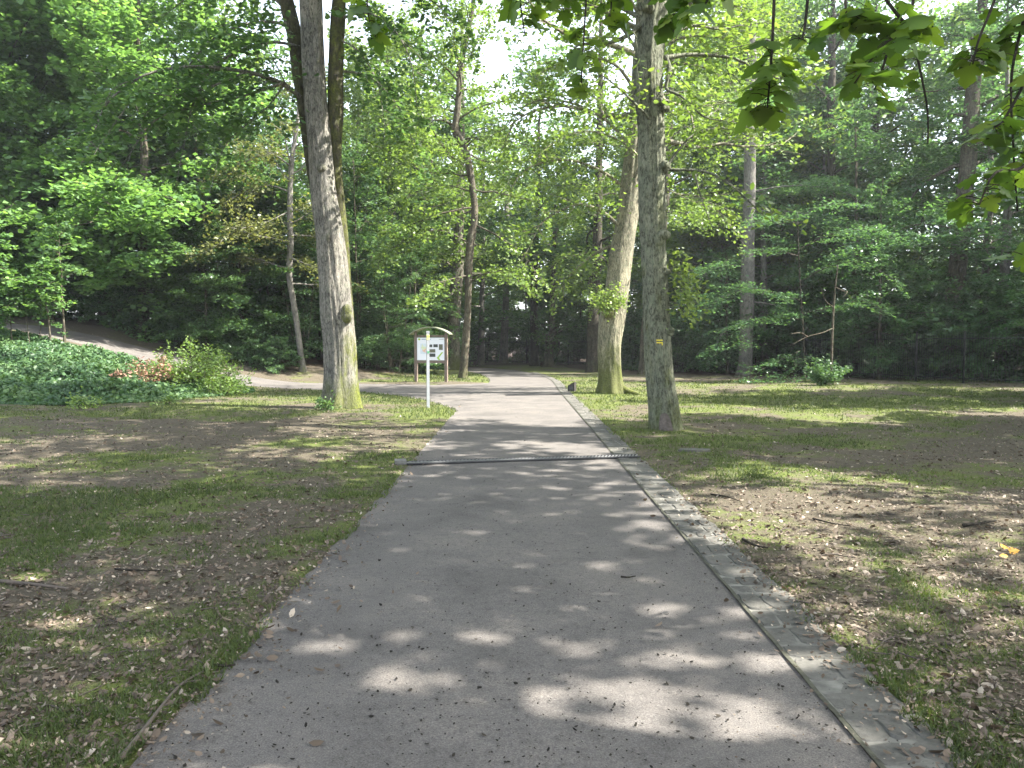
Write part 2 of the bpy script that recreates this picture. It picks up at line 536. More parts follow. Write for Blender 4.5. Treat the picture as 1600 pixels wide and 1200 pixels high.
def inset(R, w):
    T = np.gradient(R, axis=0); T /= np.linalg.norm(T, axis=1)[:, None]
    return R + np.c_[-T[:, 1], T[:, 0]] * w


jit = lambda P, a, s: P + np.c_[(fbm(P[:, 0] * 3, P[:, 1] * 3, 0, s) - .5) * a, np.zeros(len(P))]
ML = jit(jit(resample(MAIN_L, 900), .11, 5), .0, 6)
ML[:, 0] += (fbm(ML[:, 0] * 0 + 3, ML[:, 1] * 9, 0, 15, 3) - .5) * .07
MR = resample(MAIN_R, 500)
MRi = inset(MR, .345)
path = strip('path', ML, MRi, 900, 8, 0.0, m_path, lambda x, y: .012 * (1 - ((x - .05) / 1.6) ** 2).clip(0, 1) * (y < 30))
side_path = strip('side_path', LP_N, LP_F, 160, 10, -.006, m_path)

m_gut, nt, p, out = new_mat('stone_gutter')
ga = node(nt, 'ShaderNodeAttribute', attribute_name='rnd')
sc = ramp(nt, ga.outputs['Fac'], [(.0, (.055, .055, .047)), (.5, (.082, .079, .069)), (1, (.118, .113, .10))])
sc = mixc(nt, .5, sc, ramp(nt, noise(nt, 24, 7, rough=.75), [(.3, (.035, .037, .028)), (.5, (.085, .082, .07)), (.72, (.145, .138, .12))]))
nt.links.new(sc, p.inputs['Base Color']); p.inputs['Roughness'].default_value = .85; p.inputs['Specular IOR Level'].default_value = .25
bump(nt, noise(nt, 55, 6, rough=.75), .7, .008, p)
m_mortar = plain('mortar_dirty', (.115, .112, .095), .95, 0, .55, 7, .3)
gut_n = int(np.argmin(np.abs(MR[:, 1] - 46)))
gutA = inset(MR, .335)[:gut_n]
gutB = MR[:gut_n] + np.c_[(fbm(MR[:gut_n, 0] * 4, MR[:gut_n, 1] * 4, 0, 8) - .4) * .09, np.zeros(gut_n)]
GA, GB = resample(gutA, 900), resample(gutB, 900)
gs = np.linspace(0, np.linalg.norm(np.diff(gutA, axis=0), axis=1).sum(), 900)


def gut_pt(sv, u):
    A_ = np.c_[np.interp(sv, gs, GA[:, 0]), np.interp(sv, gs, GA[:, 1])]; B_ = np.c_[np.interp(sv, gs, GB[:, 0]), np.interp(sv, gs, GB[:, 1])]
    return A_ * (1 - np.asarray(u)[:, None]) + B_ * np.asarray(u)[:, None]


rg = np.random.default_rng(77)
gm_ = MB()
bx_ = np.vstack([GA, GB]); bz_ = base_h(bx_[:, 0], bx_[:, 1]) + .009
q = np.arange(899)
gm_.add(np.c_[bx_, bz_], np.c_[q, q + 900, q + 901, q + 1], mat=1)
s0 = .1; tilt0 = 0.0
while s0 < gs[-1] - .4:
    ln = rg.uniform(.16, .34); tilt1 = rg.normal(0, .045)
    cuts = [0.0] + sorted({1: [], 2: [rg.uniform(.35, .65)], 3: [rg.uniform(.25, .4), rg.uniform(.6, .75)]}[int(rg.choice([1, 2, 2, 3]))]) + [1.0]
    for u0, u1 in zip(cuts[:-1], cuts[1:]):
        j = .009
        cor = [(s0 + tilt0 * (u0 - .5) + j, u0 + .012), (s0 + tilt0 * (u1 - .5) + j, u1 - .012), (s0 + ln + tilt1 * (u1 - .5) - j, u1 - .012), (s0 + ln + tilt1 * (u0 - .5) - j, u0 + .012)]
        ring = []
        for (sa, ua), (sb, ub) in zip(cor, cor[1:] + cor[:1]):
            for t_ in (.12, .5, .88): ring.append((lerp(sa, sb, t_) + rg.normal(0, .005), lerp(ua, ub, t_) + rg.normal(0, .014)))
        ring = np.array(ring); cen = ring.mean(0)
        inn = cen + (ring - cen) * .90
        hgt = .013 + rg.uniform(-.004, .006); tx, ty = rg.normal(0, .012, 2)
        lo, hi = gut_pt(ring[:, 0], ring[:, 1]), gut_pt(inn[:, 0], inn[:, 1]); cc = gut_pt(cen[None, 0], cen[None, 1])
        bz0 = float(base_h(cc[:, 0], cc[:, 1])[0])
        zt = bz0 + hgt + (hi[:, 0] - cc[0, 0]) * tx + (hi[:, 1] - cc[0, 1]) * ty + rg.normal(0, .0015, 12)
        V = np.vstack([np.c_[lo, np.full(12, bz0 + .006)], np.c_[hi, zt], np.c_[cc, bz0 + hgt + .001]])
        i12 = np.arange(12); k12 = (i12 + 1) % 12
        rv = rg.uniform(.05, 1)
        gm_.add(V, np.c_[i12, k12, k12 + 12, i12 + 12], rv); gm_.add(V, np.c_[i12 + 12, k12 + 12, np.full(12, 24)], rv)
    s0 += ln; tilt0 = tilt1
gutter = tag(gm_.build('gutter', [m_gut, m_mortar]), kind='structure')
# mossy joint between asphalt and gutter stones
m_joint = plain('joint_dirt', (.045, .045, .028), .95, 0, .5, 40)
joint = strip('gutter_joint', inset(MR, .352)[:gut_n], inset(MR, .329)[:gut_n], 500, 1, .0225, m_joint,
              lambda x, y: (fbm(x * 5, y * 5, 0, 6, 2) - .5) * .02 - .008)

# ------------------------------------------------------------------ foliage
LEAF_QUAD = (np.array([(-.5, 0, 0), (0, .5, -.07), (.5, 0, 0), (0.02, -.5, -.07)]), [(0, 1, 2, 3)])
LEAF_HEX = (np.array([(-.5, 0, 0), (-.18, .42, -.08), (.2, .40, -.10), (.5, 0, -.03), (.2, -.40, -.10), (-.18, -.42, -.08)]), [(0, 1, 2, 3), (0, 3, 4, 5)])


def palm_leaf():
    # five broad lobes with a few teeth, one half mirrored
    half = [(-.42, .0), (-.46, .14), (-.40, .30), (-.22, .34), (-.20, .50), (-.02, .47), (.10, .36), (.06, .24), (.14, .26), (.24, .30), (.34, .22), (.42, .12), (.56, 0)]
    V = [(-.30, 0, 0)]
    up = [(x, y, -.16 * abs(y) - .06 * max(0, x)) for x, y in half]
    dn = [(x, -y, -.16 * abs(y) - .06 * max(0, x)) for x, y in half[1:-1]][::-1]
    ring = up + dn
    V += ring
    F = [(0, i, i + 1) for i in range(1, len(ring))] + [(0, len(ring), 1)]
    return np.array(V), F


LEAF_PALM = palm_leaf()


def unit(a):
    return a / (np.linalg.norm(a, axis=-1, keepdims=True) + 1e-12)


def put_leaves(mb, rng, C, A, N, size, aspect, tmpl, rnd):
    """C centres, A long axes, N normals"""
    V, F = tmpl
    N = unit(N); A = unit(A - (A * N).sum(1, keepdims=True) * N); S = np.cross(N, A)
    L = size[:, None, None]
    P = C[:, None] + L * (V[None, :, 0:1] * A[:, None] + aspect * V[None, :, 1:2] * S[:, None] + V[None, :, 2:3] * N[:, None])
    k = len(V); F = np.asarray(F)
    faces = (np.arange(len(C))[:, None, None] * k + F[None]).reshape(-1, F.shape[1])
    mb.add(P.reshape(-1, 3), faces, np.repeat(rnd, k) + 1e-4)


def limb(p0, d, L, rng, n=7, droop=.0, wander=.18):
    P = [np.array(p0, float)]; d = np.array(d, float); d /= np.linalg.norm(d)
    for i in range(n - 1):
        d = d + rng.normal(0, wander, 3) + np.array((0, 0, -droop))
        d /= np.linalg.norm(d)
        P.append(P[-1] + d * L / (n - 1))
    return np.array(P)


def along(P, t):
    s = np.linspace(0, 1, len(P))
    return np.array([np.interp(t, s, P[:, k]) for k in range(3)])


def foliate(wood, crown, rng, P, r0, size, dens, flat=.25, sub=2.2, sublen=.42, droop=.06, tmpl=LEAF_QUAD, aspect=.62, tilt=.45, start=.25, spread=.30, gap=.12, twigs=True, tone=None, wmat=0):
    """twigs and leaves along one limb P"""
    L = np.linalg.norm(np.diff(P, axis=0), axis=1).sum()
    if twigs: wood.tube(P, np.linspace(r0, max(.006, r0 * .12), len(P)), 5 if r0 > .03 else 4, caps=False, mat=wmat)
    m = max(3, int(L * sub)); side = 1
    for i in range(m + 1):
        t = lerp(start, 1, i / m) if i < m else 1.0
        t = min(1, max(0.02, t + rng.normal(0, .02)))
        p = along(P, t); d = along(P, min(1, t + .06)) - along(P, max(0, t - .06)); d /= np.linalg.norm(d) + 1e-9
        lat = np.cross(d, (0, 0, 1.0)); lat /= np.linalg.norm(lat) + 1e-9
        side = -side
        ang = rng.uniform(.5, 1.15) if i < m else 0
        dd = d * math.cos(ang) + lat * side * math.sin(ang) + np.array((0, 0, rng.normal(.05, flat)))
        l = (sublen * L * (1.05 - .6 * t) * rng.uniform(.6, 1.25) + .25)
        S = limb(p, dd, l, rng, 4, droop, .12)
        if twigs and l > .5: wood.tube(S, np.linspace(max(.007, r0 * .28), .004, 4), 3, caps=False, mat=wmat)
        if rng.random() < gap: continue
        n = int(dens * l)
        if n < 2: continue
        u = rng.uniform(0, 1, n) ** .8
        c = np.stack([np.interp(u, np.linspace(0, 1, 4), S[:, k]) for k in range(3)], 1)
        dS = unit(S[-1] - S[0]); lt = unit(np.cross(dS, (0, 0, 1.0)))
        w = spread * (.35 + .65 * min(1.6, l))
        off = rng.normal(0, w, n) * (1 - .5 * u)
        c = c + lt[None] * off[:, None] + np.stack([np.zeros(n), np.zeros(n), rng.normal(0, flat * w * 1.2, n) - .25 * np.abs(off) * droop * 4], 1)
        a = dS[None] * .8 + lt[None] * np.sign(off)[:, None] * .7 + rng.normal(0, .35, (n, 3)) + np.array((0, 0, -.15))
        N = np.array((0, 0, 1.0))[None] + rng.normal(0, tilt, (n, 3))
        sz = size * rng.uniform(.65, 1.25, n)
        base = rng.normal(.5 if tone is None else tone, .10)
        put_leaves(crown, rng, c, a, N, sz, aspect, tmpl, np.clip(base + rng.normal(0, .2, n), 0, 1))


def flare_fn(z0, amt=.55, hgt=.45, lobes=5, ph=0.0, rough=.05, seed=1, freq=7.0, vstretch=.8):
    def fn(th, P):
        z = (P[:, 2] - z0)[:, None]
        e = np.exp(-np.clip(z, 0, None) / hgt)
        lob = .38 + .28 * np.cos(lobes * th + ph + .8 * np.sin(th * 2 + ph)) + .34 * np.cos((lobes - 2) * th + 2.3 * ph) + .2 * np.cos((lobes + 4) * th + ph)
        lob = np.clip(lob, 0, 1.2)
        rid = vnoise(np.cos(th) * freq * .5 + 7, np.sin(th) * freq * .5 + 3, z * vstretch, seed) - .5
        big = vnoise(np.cos(th) * 1.1 + 7, np.sin(th) * 1.1 + 3, z * .9, seed + 5) - .5
        return 1 + amt * e * (.35 + .9 * lob) + rough * 2 * rid + rough * 2.2 * big
    return fn


def smooth_px(pts, Y, sub=8):
    """pixel centre line (px, py, width px) at depth Y -> centres and radii"""
    C = np.array([pt(a, b, Y) for a, b, w in pts]); R = np.array([[w * Y / 1200 / 2] for a, b, w in pts])
    Q = catmull(np.hstack([C, R]), sub)
    return Q[:, :3], Q[:, 3]


def auto_limbs(rng, T, t0, t1, n, rad, e0, e1, prof=None, az0=None):
    out = []
    az = rng.uniform(0, 6.28) if az0 is None else az0
    for j in range(n):
        t = lerp(t0, t1, (j + rng.uniform(0, .8)) / n)
        az += 2.4 + rng.normal(0, .3)
        el = lerp(e0, e1, (t - t0) / max(1e-6, t1 - t0)) + rng.normal(0, .1)
        L = rad * (prof(t) if prof else 1) * rng.uniform(.75, 1.2)
        out.append((t, az, el, L))
    return out


def make_tree(name, seed, height, r, crown_r, t0, n_limbs, leaf, bark, size, dens, e0=.15, e1=1.0, flat=.2, droop=.05, tmpl=LEAF_QUAD, lean=(0, 0), sub=2.2, sublen=.42,
              gap=.12, spread=.3, prof=None, tilt=.45, aspect=.62, stems=1, wander=.16, loc=(0, 0, 0), wob=.02, nseg=12, start=.25, parts=None):
    rng = np.random.default_rng(seed)
    root = empty(name, loc)
    wood, crown = MB(), MB()
    for s in range(stems):
        n = 12
        z = np.linspace(0, height, n)
        k = rng.normal(0, wob * height, (n, 2)).cumsum(0) * np.linspace(0, 1, n)[:, None] * .35
        ang = 6.28 * s / max(1, stems) + rng.uniform(0, 1)
        sx = (math.cos(ang) * .35, math.sin(ang) * .35) if stems > 1 else (0, 0)
        T = np.c_[k[:, 0] + lean[0] * z + sx[0] * (1 + z * .35), k[:, 1] + lean[1] * z + sx[1] * (1 + z * .35), z - .12]
        Rd = r * (1 - .93 * np.linspace(0, 1, n) ** 1.15) * (1 if stems == 1 else rng.uniform(.55, 1))
        Tq = catmull(np.c_[T, Rd], 4)
        wood.tube(Tq[:, :3], Tq[:, 3], nseg, flare_fn(0, .5 if stems == 1 else .15, .35, 5, seed, .04, seed))
        for (t, az, el, L) in auto_limbs(rng, T, t0, .98, n_limbs, crown_r, e0, e1, prof):
            p0 = along(T, t)
            d = (math.cos(az) * math.cos(el), math.sin(az) * math.cos(el), math.sin(el))
            P = limb(p0, d, L, rng, 7, droop, wander)
            foliate(wood, crown, rng, P, max(.015, r * (1 - t) * .33), size, dens, flat, sub, sublen, droop, tmpl, aspect, tilt, start, spread, gap)
    wood.build('trunk', bark, root)
    crown.build('crown', leaf, root)
    return root


def place(o, x, y, rz, s=1.0, sz=None, label=None, group=None):
    o.location = (x, y, gh(x, y) - .05); o.rotation_euler = (0, 0, rz); o.scale = (s, s, sz or s)
    if label: o['label'] = label
    if group: o['group'] = group
    return o


dome = lambda t: .35 + .65 * math.sin(math.pi * min(1, max(0, (t - .05) / .95)) ** .8)
egg = lambda t: max(.22, 1.05 - .85 * t ** 1.6)



def hero(name, label, cat, Y, stem, bark_n=28, flare=.45, fh=.4, lobes=5, rough=.05, seed=1, freq=9.0, moss=None, group=None, extra=()):
    """a tree whose trunk follows the photograph's outline at its own distance"""
    Q, R = smooth_px(stem, Y)
    z0 = gh(Q[0, 0], Q[0, 1])
    root = empty(name, (Q[0, 0], Q[0, 1], z0))
    base = np.array((Q[0, 0], Q[0, 1], z0))
    Q = Q - base
    Q = np.vstack([[Q[0, 0], Q[0, 1], min(-.12, Q[0, 2] - .05)], Q]); R = np.r_[R[0], R]
    k = np.argsort(Q[:, 2], kind='stable'); Q, R = Q[k], R[k]
    wood, crown = MB(), MB()
    rs = resample(np.c_[Q, R], max(40, int(Q[-1, 2] / .12)))
    wood.tube(rs[:, :3], rs[:, 3], bark_n, flare_fn(0, flare, fh, lobes, seed, rough, seed, freq))
    if moss is not None: wood.at[0] = moss(wood.v[0])
    for e in extra:                                   # further stems (pixel line, depth)
        q, r = smooth_px(e[0], e[1]); q = q - base
        i = len(wood.v)
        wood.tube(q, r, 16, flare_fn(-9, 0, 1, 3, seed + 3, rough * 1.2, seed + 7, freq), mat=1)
        if len(e) > 2: wood.at[i] = np.full(len(wood.v[i]), 1.0) * np.clip(e[2] * (fbm(wood.v[i][:, 0] * 6, wood.v[i][:, 1] * 6, wood.v[i][:, 2] * 2, 4) * 1.6 - .2), 0, 1)
    tag(root, label, cat, group)
    return root, base, Q, R, wood, crown


def px_limb(base, pts, Ys):
    n = len(pts)
    P = np.array([pt(a, b, lerp(Ys[0], Ys[1], i / (n - 1))) for i, (a, b) in enumerate(pts)]) - base
    return catmull(P, 4)


def crown_from(rng, wood, crown, Q, R, t0, n, rad, e0, e1, size, dens, prof=None, **kw):
    for (t, az, el, L) in auto_limbs(rng, Q, t0, .99, n, rad, e0, e1, prof):
        p0 = along(Q, t); d = (math.cos(az) * math.cos(el), math.sin(az) * math.cos(el), math.sin(el))
        r0 = max(.02, float(np.interp(t, np.linspace(0, 1, len(R)), R)) * .35)
        foliate(wood, crown, rng, limb(p0, d, L, rng, 8, kw.get('droop', .05), kw.pop('wander', .16) if False else .16), r0, size, dens, **kw)


# ---- the grey three-stemmed maple left of the path
def moss1(v):
    n = fbm(v[:, 0] * 3, v[:, 1] * 3, v[:, 2] * 1.2, 5)
    side = sstep((v[:, 0] - .02) / .25)
    return np.clip((n - .25) * 4, 0, 1) * side * sstep((2.2 - v[:, 2]) / 1.0)


root, base, Q, R, wood, crown = hero(
    'maple_tree', 'big grey maple with three stems and a mossy foot, left of the path', 'tree', 19.8,
    [(531, 641, 53), (532, 620, 50), (533, 580, 47), (531, 530, 46), (526, 480, 46), (521, 430, 46), (516, 380, 44), (508, 315, 40), (497, 210, 36), (490, 105, 34), (485, 0, 34), (483, -90, 31), (484, -200, 24), (488, -330, 14), (490, -420, 6)],
    64, .44, .38, 6, .10, 3, 15, moss1,
    extra=[([(549, 560, 10), (547, 520, 15), (543, 470, 17), (537, 400, 18), (529, 310, 17), (525, 240, 18), (524, 170, 22), (525, 105, 20), (530, 0, 20), (540, -120, 17), (560, -300, 9)], 20.0, .9),
           ([(497, 330, 14), (490, 280, 16), (478, 190, 17), (468, 120, 18), (461, 60, 20), (447, 0, 21), (425, -100, 18), (390, -300, 9)], 20.1, .5)])
rng = np.random.default_rng(11)
# swellings on the stem
for (a, b, r, dy) in ((540, 492, .15, -.28), (504, 262, .075, -.30), (497, 93, .05, -.3), (512, 372, .06, -.38)):
    for q in range(4):
        c = pt(a, b, 19.8 + dy) - base + rng.normal(0, r * .35, 3) * (1, .5, 1.4)
        rr = r * rng.uniform(.5, .95)
        th = np.linspace(0, math.pi, 10)
        wood.tube(np.c_[np.full(10, c[0]), np.full(10, c[1]), c[2] - rr * np.cos(th) * 1.5], rr * np.sin(th) + .004, 16, flare_fn(-9, 0, 1, 3, 1, .28, 3 + q, 14))
        wood.at[-1] = np.full(len(wood.v[-1]), .75 if r > .1 else .25)
kwl = dict(flat=.14, droop=.10, tmpl=LEAF_HEX, aspect=.8, tilt=.38, spread=.34, sub=2.6, sublen=.34, start=.12)
for pts_, ys, r0 in (([(470, 152), (440, 130), (385, 112), (300, 104), (225, 118), (165, 165), (140, 230)], (20, 17.2), .07),
                     ([(452, 38), (410, 34), (360, 45), (325, 68), (290, 110), (262, 170)], (20, 18.6), .05),
                     ([(468, 72), (420, 66), (372, 80), (330, 108), (300, 170), (285, 240)], (20, 18), .04),
                     ([(440, 130), (380, 150), (310, 165), (240, 190), (190, 260)], (19.4, 17.6), .035),
                     ([(385, 112), (330, 135), (270, 150), (215, 150), (150, 235)], (18.8, 16.8), .03),
                     ([(445, 130), (420, 165), (390, 190), (350, 230), (330, 290)], (19.7, 18.6), .03),
                     ([(530, 30), (570, 20), (610, 40), (640, 90), (650, 150)], (20, 18.6), .04),
                     ([(526, 60), (560, 80), (590, 130), (600, 190)], (20, 19), .03),
                     ([(535, -20), (600, -30), (680, 5), (725, 60)], (20, 21), .05), ([(528, 110), (575, 120), (625, 170), (650, 240)], (20.2, 21.5), .04), ([(538, -60), (610, -90), (690, -70), (760, -20)], (20, 22), .05), ([(455, 20), (400, -20), (320, -20), (250, 30)], (20, 21), .05)):
    foliate(wood, crown, rng, px_limb(base, pts_, ys), r0, .155, 46, tone=.42, **kwl)
kwt = dict(flat=.22, droop=.04, tmpl=LEAF_QUAD, aspect=.85, tilt=.45, spread=.45, sub=1.9, sublen=.38, gap=.15)
crown_from(rng, wood, crown, Q, R, .80, 18, 6.6, .3, 1.1, .24, 36, **kwt)
for az, z, L in ((2.9, 12.5, 6), (.2, 12.5, 6.5), (1.4, 13, 5), (3.8, 12.8, 6.5), (5.0, 12, 6.5), (5.8, 13, 6.5), (4.4, 14, 5)):
    foliate(wood, crown, rng, limb((rng.uniform(-1, 1), .3, z), (math.cos(az), math.sin(az), .25), L, rng, 8, .04), .07, .24, 36, **kwt)
wood.build('trunk', [BARK['maple'], BARK['dark']], root)  # extra stems get the dark bark: shade painted in, besides their mossy brown
crown.build('crown', LEAF['maple'], root)

# ---- the oak right of the path, with the yellow waymark
def moss2(v):
    n = fbm(v[:, 0] * 5, v[:, 1] * 5, v[:, 2] * 2, 8)
    return np.clip((n - .52) * 3, 0, 1) * sstep((3.2 - v[:, 2]) / 2) * .55 + np.clip((n - .6) * 2, 0, .3)


root, base, Q, R, wood, crown = hero(
    'oak_tree', 'grey green oak with dark burls and a painted yellow mark beside the gutter', 'tree', 14.5,
    [(1040, 674, 43), (1037, 640, 43), (1030, 580, 40.5), (1026.5, 530, 41), (1024.5, 480, 41), (1021, 400, 40), (1019.5, 315, 41), (1018, 210, 40), (1014, 150, 42), (1013, 105, 43), (1018, 50, 40), (1024, 0, 35), (1028, -80, 33), (1034, -200, 29), (1040, -400, 20), (1046, -620, 8)],
    64, .26, .35, 5, .10, 5, 18, moss2)
rng = np.random.default_rng(21)
for (a, b, r, dx) in ((1035, 166, .10, 0), (1036, 260, .15, 0), (1027, 374, .165, 0), (1040, 424, .07, 0), (1047, 518, .07, 0), (1008, 10, .13, 0), (1014, 305, .05, -.02)):
    c = pt(a, b, 14.5 - .16) - base
    for q in range(5):
        cc = c + rng.normal(0, r * .38, 3); rr = r * rng.uniform(.5, .85)
        th = np.linspace(0, math.pi, 8)
        wood.tube(np.c_[np.full(8, cc[0]), np.full(8, cc[1]), cc[2] - rr * np.cos(th)], rr * np.sin(th) + .004, 12, flare_fn(-9, 0, 1, 3, 1, .3, q + 3, 14))
        wood.at[-1] = np.full(len(wood.v[-1]), .12)
kwo = dict(flat=.32, droop=.02, tmpl=LEAF_HEX, aspect=.62, tilt=.6, spread=.32, sub=2.6, sublen=.4, start=.2)
for pts_, ys, r0, dn in (([(1004, 38), (985, 52), (955, 66), (905, 70), (890, 90)], (14.5, 13.6), .06, 40),
                     ([(1016, 186), (985, 155), (955, 128), (925, 108)], (14.3, 13.4), .03, 26),
                     ([(1040, 88), (1046, 108), (1041, 138), (1064, 150), (1100, 182), (1140, 190)], (14.5, 14), .05, 50),
                     ([(1040, 90), (1085, 85), (1150, 92), (1200, 120), (1250, 120)], (14.6, 15.5), .05, 60),
                     ([(1041, 265), (1100, 268), (1140, 288), (1195, 338), (1215, 350)], (14.4, 13.6), .03, 18),
                     ([(1085, 268), (1096, 310), (1112, 352)], (14.1, 13.8), .02, 14),
                     ([(1041, 262), (1060, 235), (1085, 210), (1130, 200), (1190, 215)], (14.5, 15.2), .03, 50),
                     ([(1036, 60), (1080, 40), (1130, 45), (1190, 30)], (14.6, 16), .05, 50),
                     ([(1005, 30), (960, 10), (900, 15), (850, -10)], (14.5, 16), .05, 50)):
    foliate(wood, crown, rng, px_limb(base, pts_, ys), r0, .13, dn, tone=.55, **kwo)
for (a, b, c_, d_, n_) in ((1044, 418, 1072, 440, 3), (1045, 430, 1062, 410, 2), (1046, 450, 1085, 468, 3), (1046, 470, 1075, 490, 2)):
    for q in range(n_):
        P = px_limb(base, [(a, b), ((a + c_) / 2, (b + d_) / 2 - 4), (c_ + rng.uniform(-8, 8), d_ + rng.uniform(-8, 8))], (14.4, 14.2 + rng.uniform(-.3, .3)))
        foliate(wood, crown, rng, P, .008, .095, 34, flat=.6, tmpl=LEAF_HEX, aspect=.62, tilt=.8, spread=.30, sub=6, sublen=.35, start=.3, tone=.9)
kwh = dict(flat=.28, droop=.02, tmpl=LEAF_QUAD, aspect=.7, tilt=.6, spread=.5, sub=1.9, sublen=.4, gap=.15)
crown_from(rng, wood, crown, Q, R, .74, 24, 6.4, .55, 1.2, .24, 40, **kwh)
wood.build('trunk', BARK['oak'], root)
crown.build('crown', LEAF['oak'], root)
# waymark: two bars, the lower one turning down at its right end, painted on the bark
m_yel = plain('waymark_paint', (.62, .50, .05), .7, 0, .12, 60)
wm = MB()


def on_bark(px0, px1, py0, py1):
    n = 7
    rows = []
    for py in (py0, py1):
        z = pt(1026, py, 14.5)[2] - base[2]
        c = np.array([np.interp(z, Q[:, 2], Q[:, k]) for k in range(2)]); r = float(np.interp(z, Q[:, 2], R)) + .022
        xs = (np.linspace(px0, px1, n) - 1026.5) / 1200 * 14.3
        rows.append(np.c_[c[0] + xs, c[1] - np.sqrt(np.clip(r * r - xs * xs, 1e-4, None)), np.full(n, z)])
    V = np.vstack(rows)
    f = np.arange(n - 1)
    wm.add(np.vstack([V, V + (0, .03, 0)]), np.r_[np.c_[f + n, f, f + 1, f + n + 1].tolist(), np.c_[f, f + 2 * n, f + 2 * n + 1, f + 1].tolist()])


on_bark(1021.4, 1031, 530.8, 532.6); on_bark(1021.4, 1031, 534.6, 536.4); on_bark(1029.2, 1031, 536.4, 539.5)
wm.build('waymark', m_yel, root, False)
sc_ = MB()
th = np.linspace(0, math.pi, 11)
z = np.linspace(.02, .34, 12)
for_ = []
c = pt(1034, 660, 14.5) - base
V = []
for zz in z:
    w = .125 * math.sqrt(max(0.02, 1 - (zz / .36) ** 2))
    xs = np.linspace(-w, w, 9)
    cx = np.interp(zz, Q[:, 2], Q[:, 0]); r = float(np.interp(zz, Q[:, 2], R)) * (1.07 + .22 * math.exp(-zz / .35)) + .03
    V += [(cx - .055 + x_, -math.sqrt(max(1e-4, r * r - (x_ - .055) ** 2)) - .004, zz) for x_ in xs]
f = (np.arange(11)[:, None] * 9 + np.arange(8)[None]).ravel()
sc_.add(V, np.c_[f, f + 1, f + 10, f + 9])
sc_.build('bark_scar', plain('bare_wood', (.085, .07, .06), .9, 0, .45, 14, .6), root)

# ---- the leaning mossy tree beyond it
def moss3(v):
    n = fbm(v[:, 0] * 3, v[:, 1] * 3, v[:, 2] * 1.2, 8)
    return np.clip((n - .42) * 3.5, 0, 1) * sstep((2.6 - v[:, 2]) / 2.2) * .85 * (.45 + .55 * sstep((v[:, 0] + .1) / .4))


root, base, Q, R, wood, crown = hero(
    'oak_tree', 'leaning oak with bright moss on its foot, beyond the waymarked oak', 'tree', 25.6,
    [(955, 619, 36), (954, 600, 36), (953, 570, 36), (953, 530, 36), (958, 490, 37), (966, 430, 36), (973, 380, 36), (984, 315, 33), (990, 260, 32), (998, 180, 30), (1004, 90, 28), (1008, 0, 25), (1012, -120, 20), (1015, -300, 8)],
    48, .6, .28, 5, .10, 8, 13, moss3)
rng = np.random.default_rng(31)
for e_ in ((.95, -.5), (1.0, .15)):
    P = np.array([(.30, e_[1] * .3, .20), (e_[0] * .6, e_[1] * .6, .06), (e_[0] * .85, e_[1] * .9, -.01), (e_[0] * 1.1, e_[1] * 1.1, -.09)])
    wood.tube(catmull(P, 4), [.13, .09, .06, .03], 10, flare_fn(-9, 0, 1, 3, 1, .2, 5, 9))
    wood.at[-1] = np.full(len(wood.v[-1]), .7)
for (a, b) in ((948, 480), (962, 470)):
    for q in range(4):
        P = px_limb(base, [(a, b), (a + rng.uniform(-10, 12), b - 8), (a + rng.uniform(-22, 26), b + rng.uniform(-18, 6))], (25.1, 24.7))
        foliate(wood, crown, rng, P, .01, .10, 60, flat=.5, tmpl=LEAF_HEX, tilt=.7, spread=.28, sub=7, sublen=.4, start=.3, tone=.85)
c = pt(950, 487, 25.25) - base
th = np.linspace(0, math.pi, 8)
wood.tube(np.c_[np.full(8, c[0]), np.full(8, c[1]), c[2] - .24 * np.cos(th)], .2 * np.sin(th) + .004, 12, flare_fn(-9, 0, 1, 3, 1, .3, 3, 14)); wood.at[-1] = np.full(len(wood.v[-1]), .8)
for pts_, ys, r0, dn in (([(975, 360), (940, 330), (900, 320), (850, 345), (830, 380)], (25.5, 24), .07, 60),
                         ([(982, 300), (945, 270), (890, 250), (830, 260), (790, 300)], (25.6, 24.5), .07, 60),
                         ([(990, 240), (950, 190), (890, 160), (830, 160), (790, 200)], (25.6, 26), .07, 60),
                         ([(985, 290), (1000, 250), (960, 215), (910, 205), (870, 220)], (25.4, 23.5), .05, 60),
                         ([(972, 380), (940, 390), (900, 420), (870, 460)], (25.4, 26), .05, 44),
                         ([(998, 150), (960, 100), (900, 90), (850, 110)], (25.6, 24), .07, 60),
                         ([(1000, 200), (1060, 160), (1120, 170), (1170, 210)], (25.7, 27), .07, 60),
                         ([(1000, 100), (1060, 60), (1130, 60), (1200, 90)], (25.7, 27), .07, 60),
                         ([(1004, 90), (950, 20), (880, 5), (815, 40)], (25.7, 27), .06, 60), ([(1006, 40), (960, -40), (890, -60), (820, -20)], (25.7, 24), .06, 60), ([(1008, 0), (1070, -40), (1140, -30), (1210, 10)], (25.7, 27.5), .06, 60), ([(1006, 40), (1070, 0), (1150, 10), (1230, 50)], (25.7, 24.5), .06, 60), ([(1000, 130), (1050, 100), (1110, 110), (1160, 150)], (25.7, 29), .06, 60),
                         ([(990, 260), (1050, 300), (1100, 310), (1140, 350)], (25.7, 28), .05, 44)):
    foliate(wood, crown, rng, px_limb(base, pts_, ys), r0, .15, dn, flat=.32, droop=.03, tmpl=LEAF_QUAD, tilt=.6, spread=.4, sub=2.4, sublen=.42, tone=.5)
crown_from(rng, wood, crown, Q, R, .66, 14, 5.5, .05, 1.0, .2, 30, flat=.28, droop=.02, tilt=.6, spread=.5, sub=1.7, sublen=.4, gap=.2)
wood.build('trunk', BARK['mossy'], root)
crown.build('crown', LEAF['oak'], root)

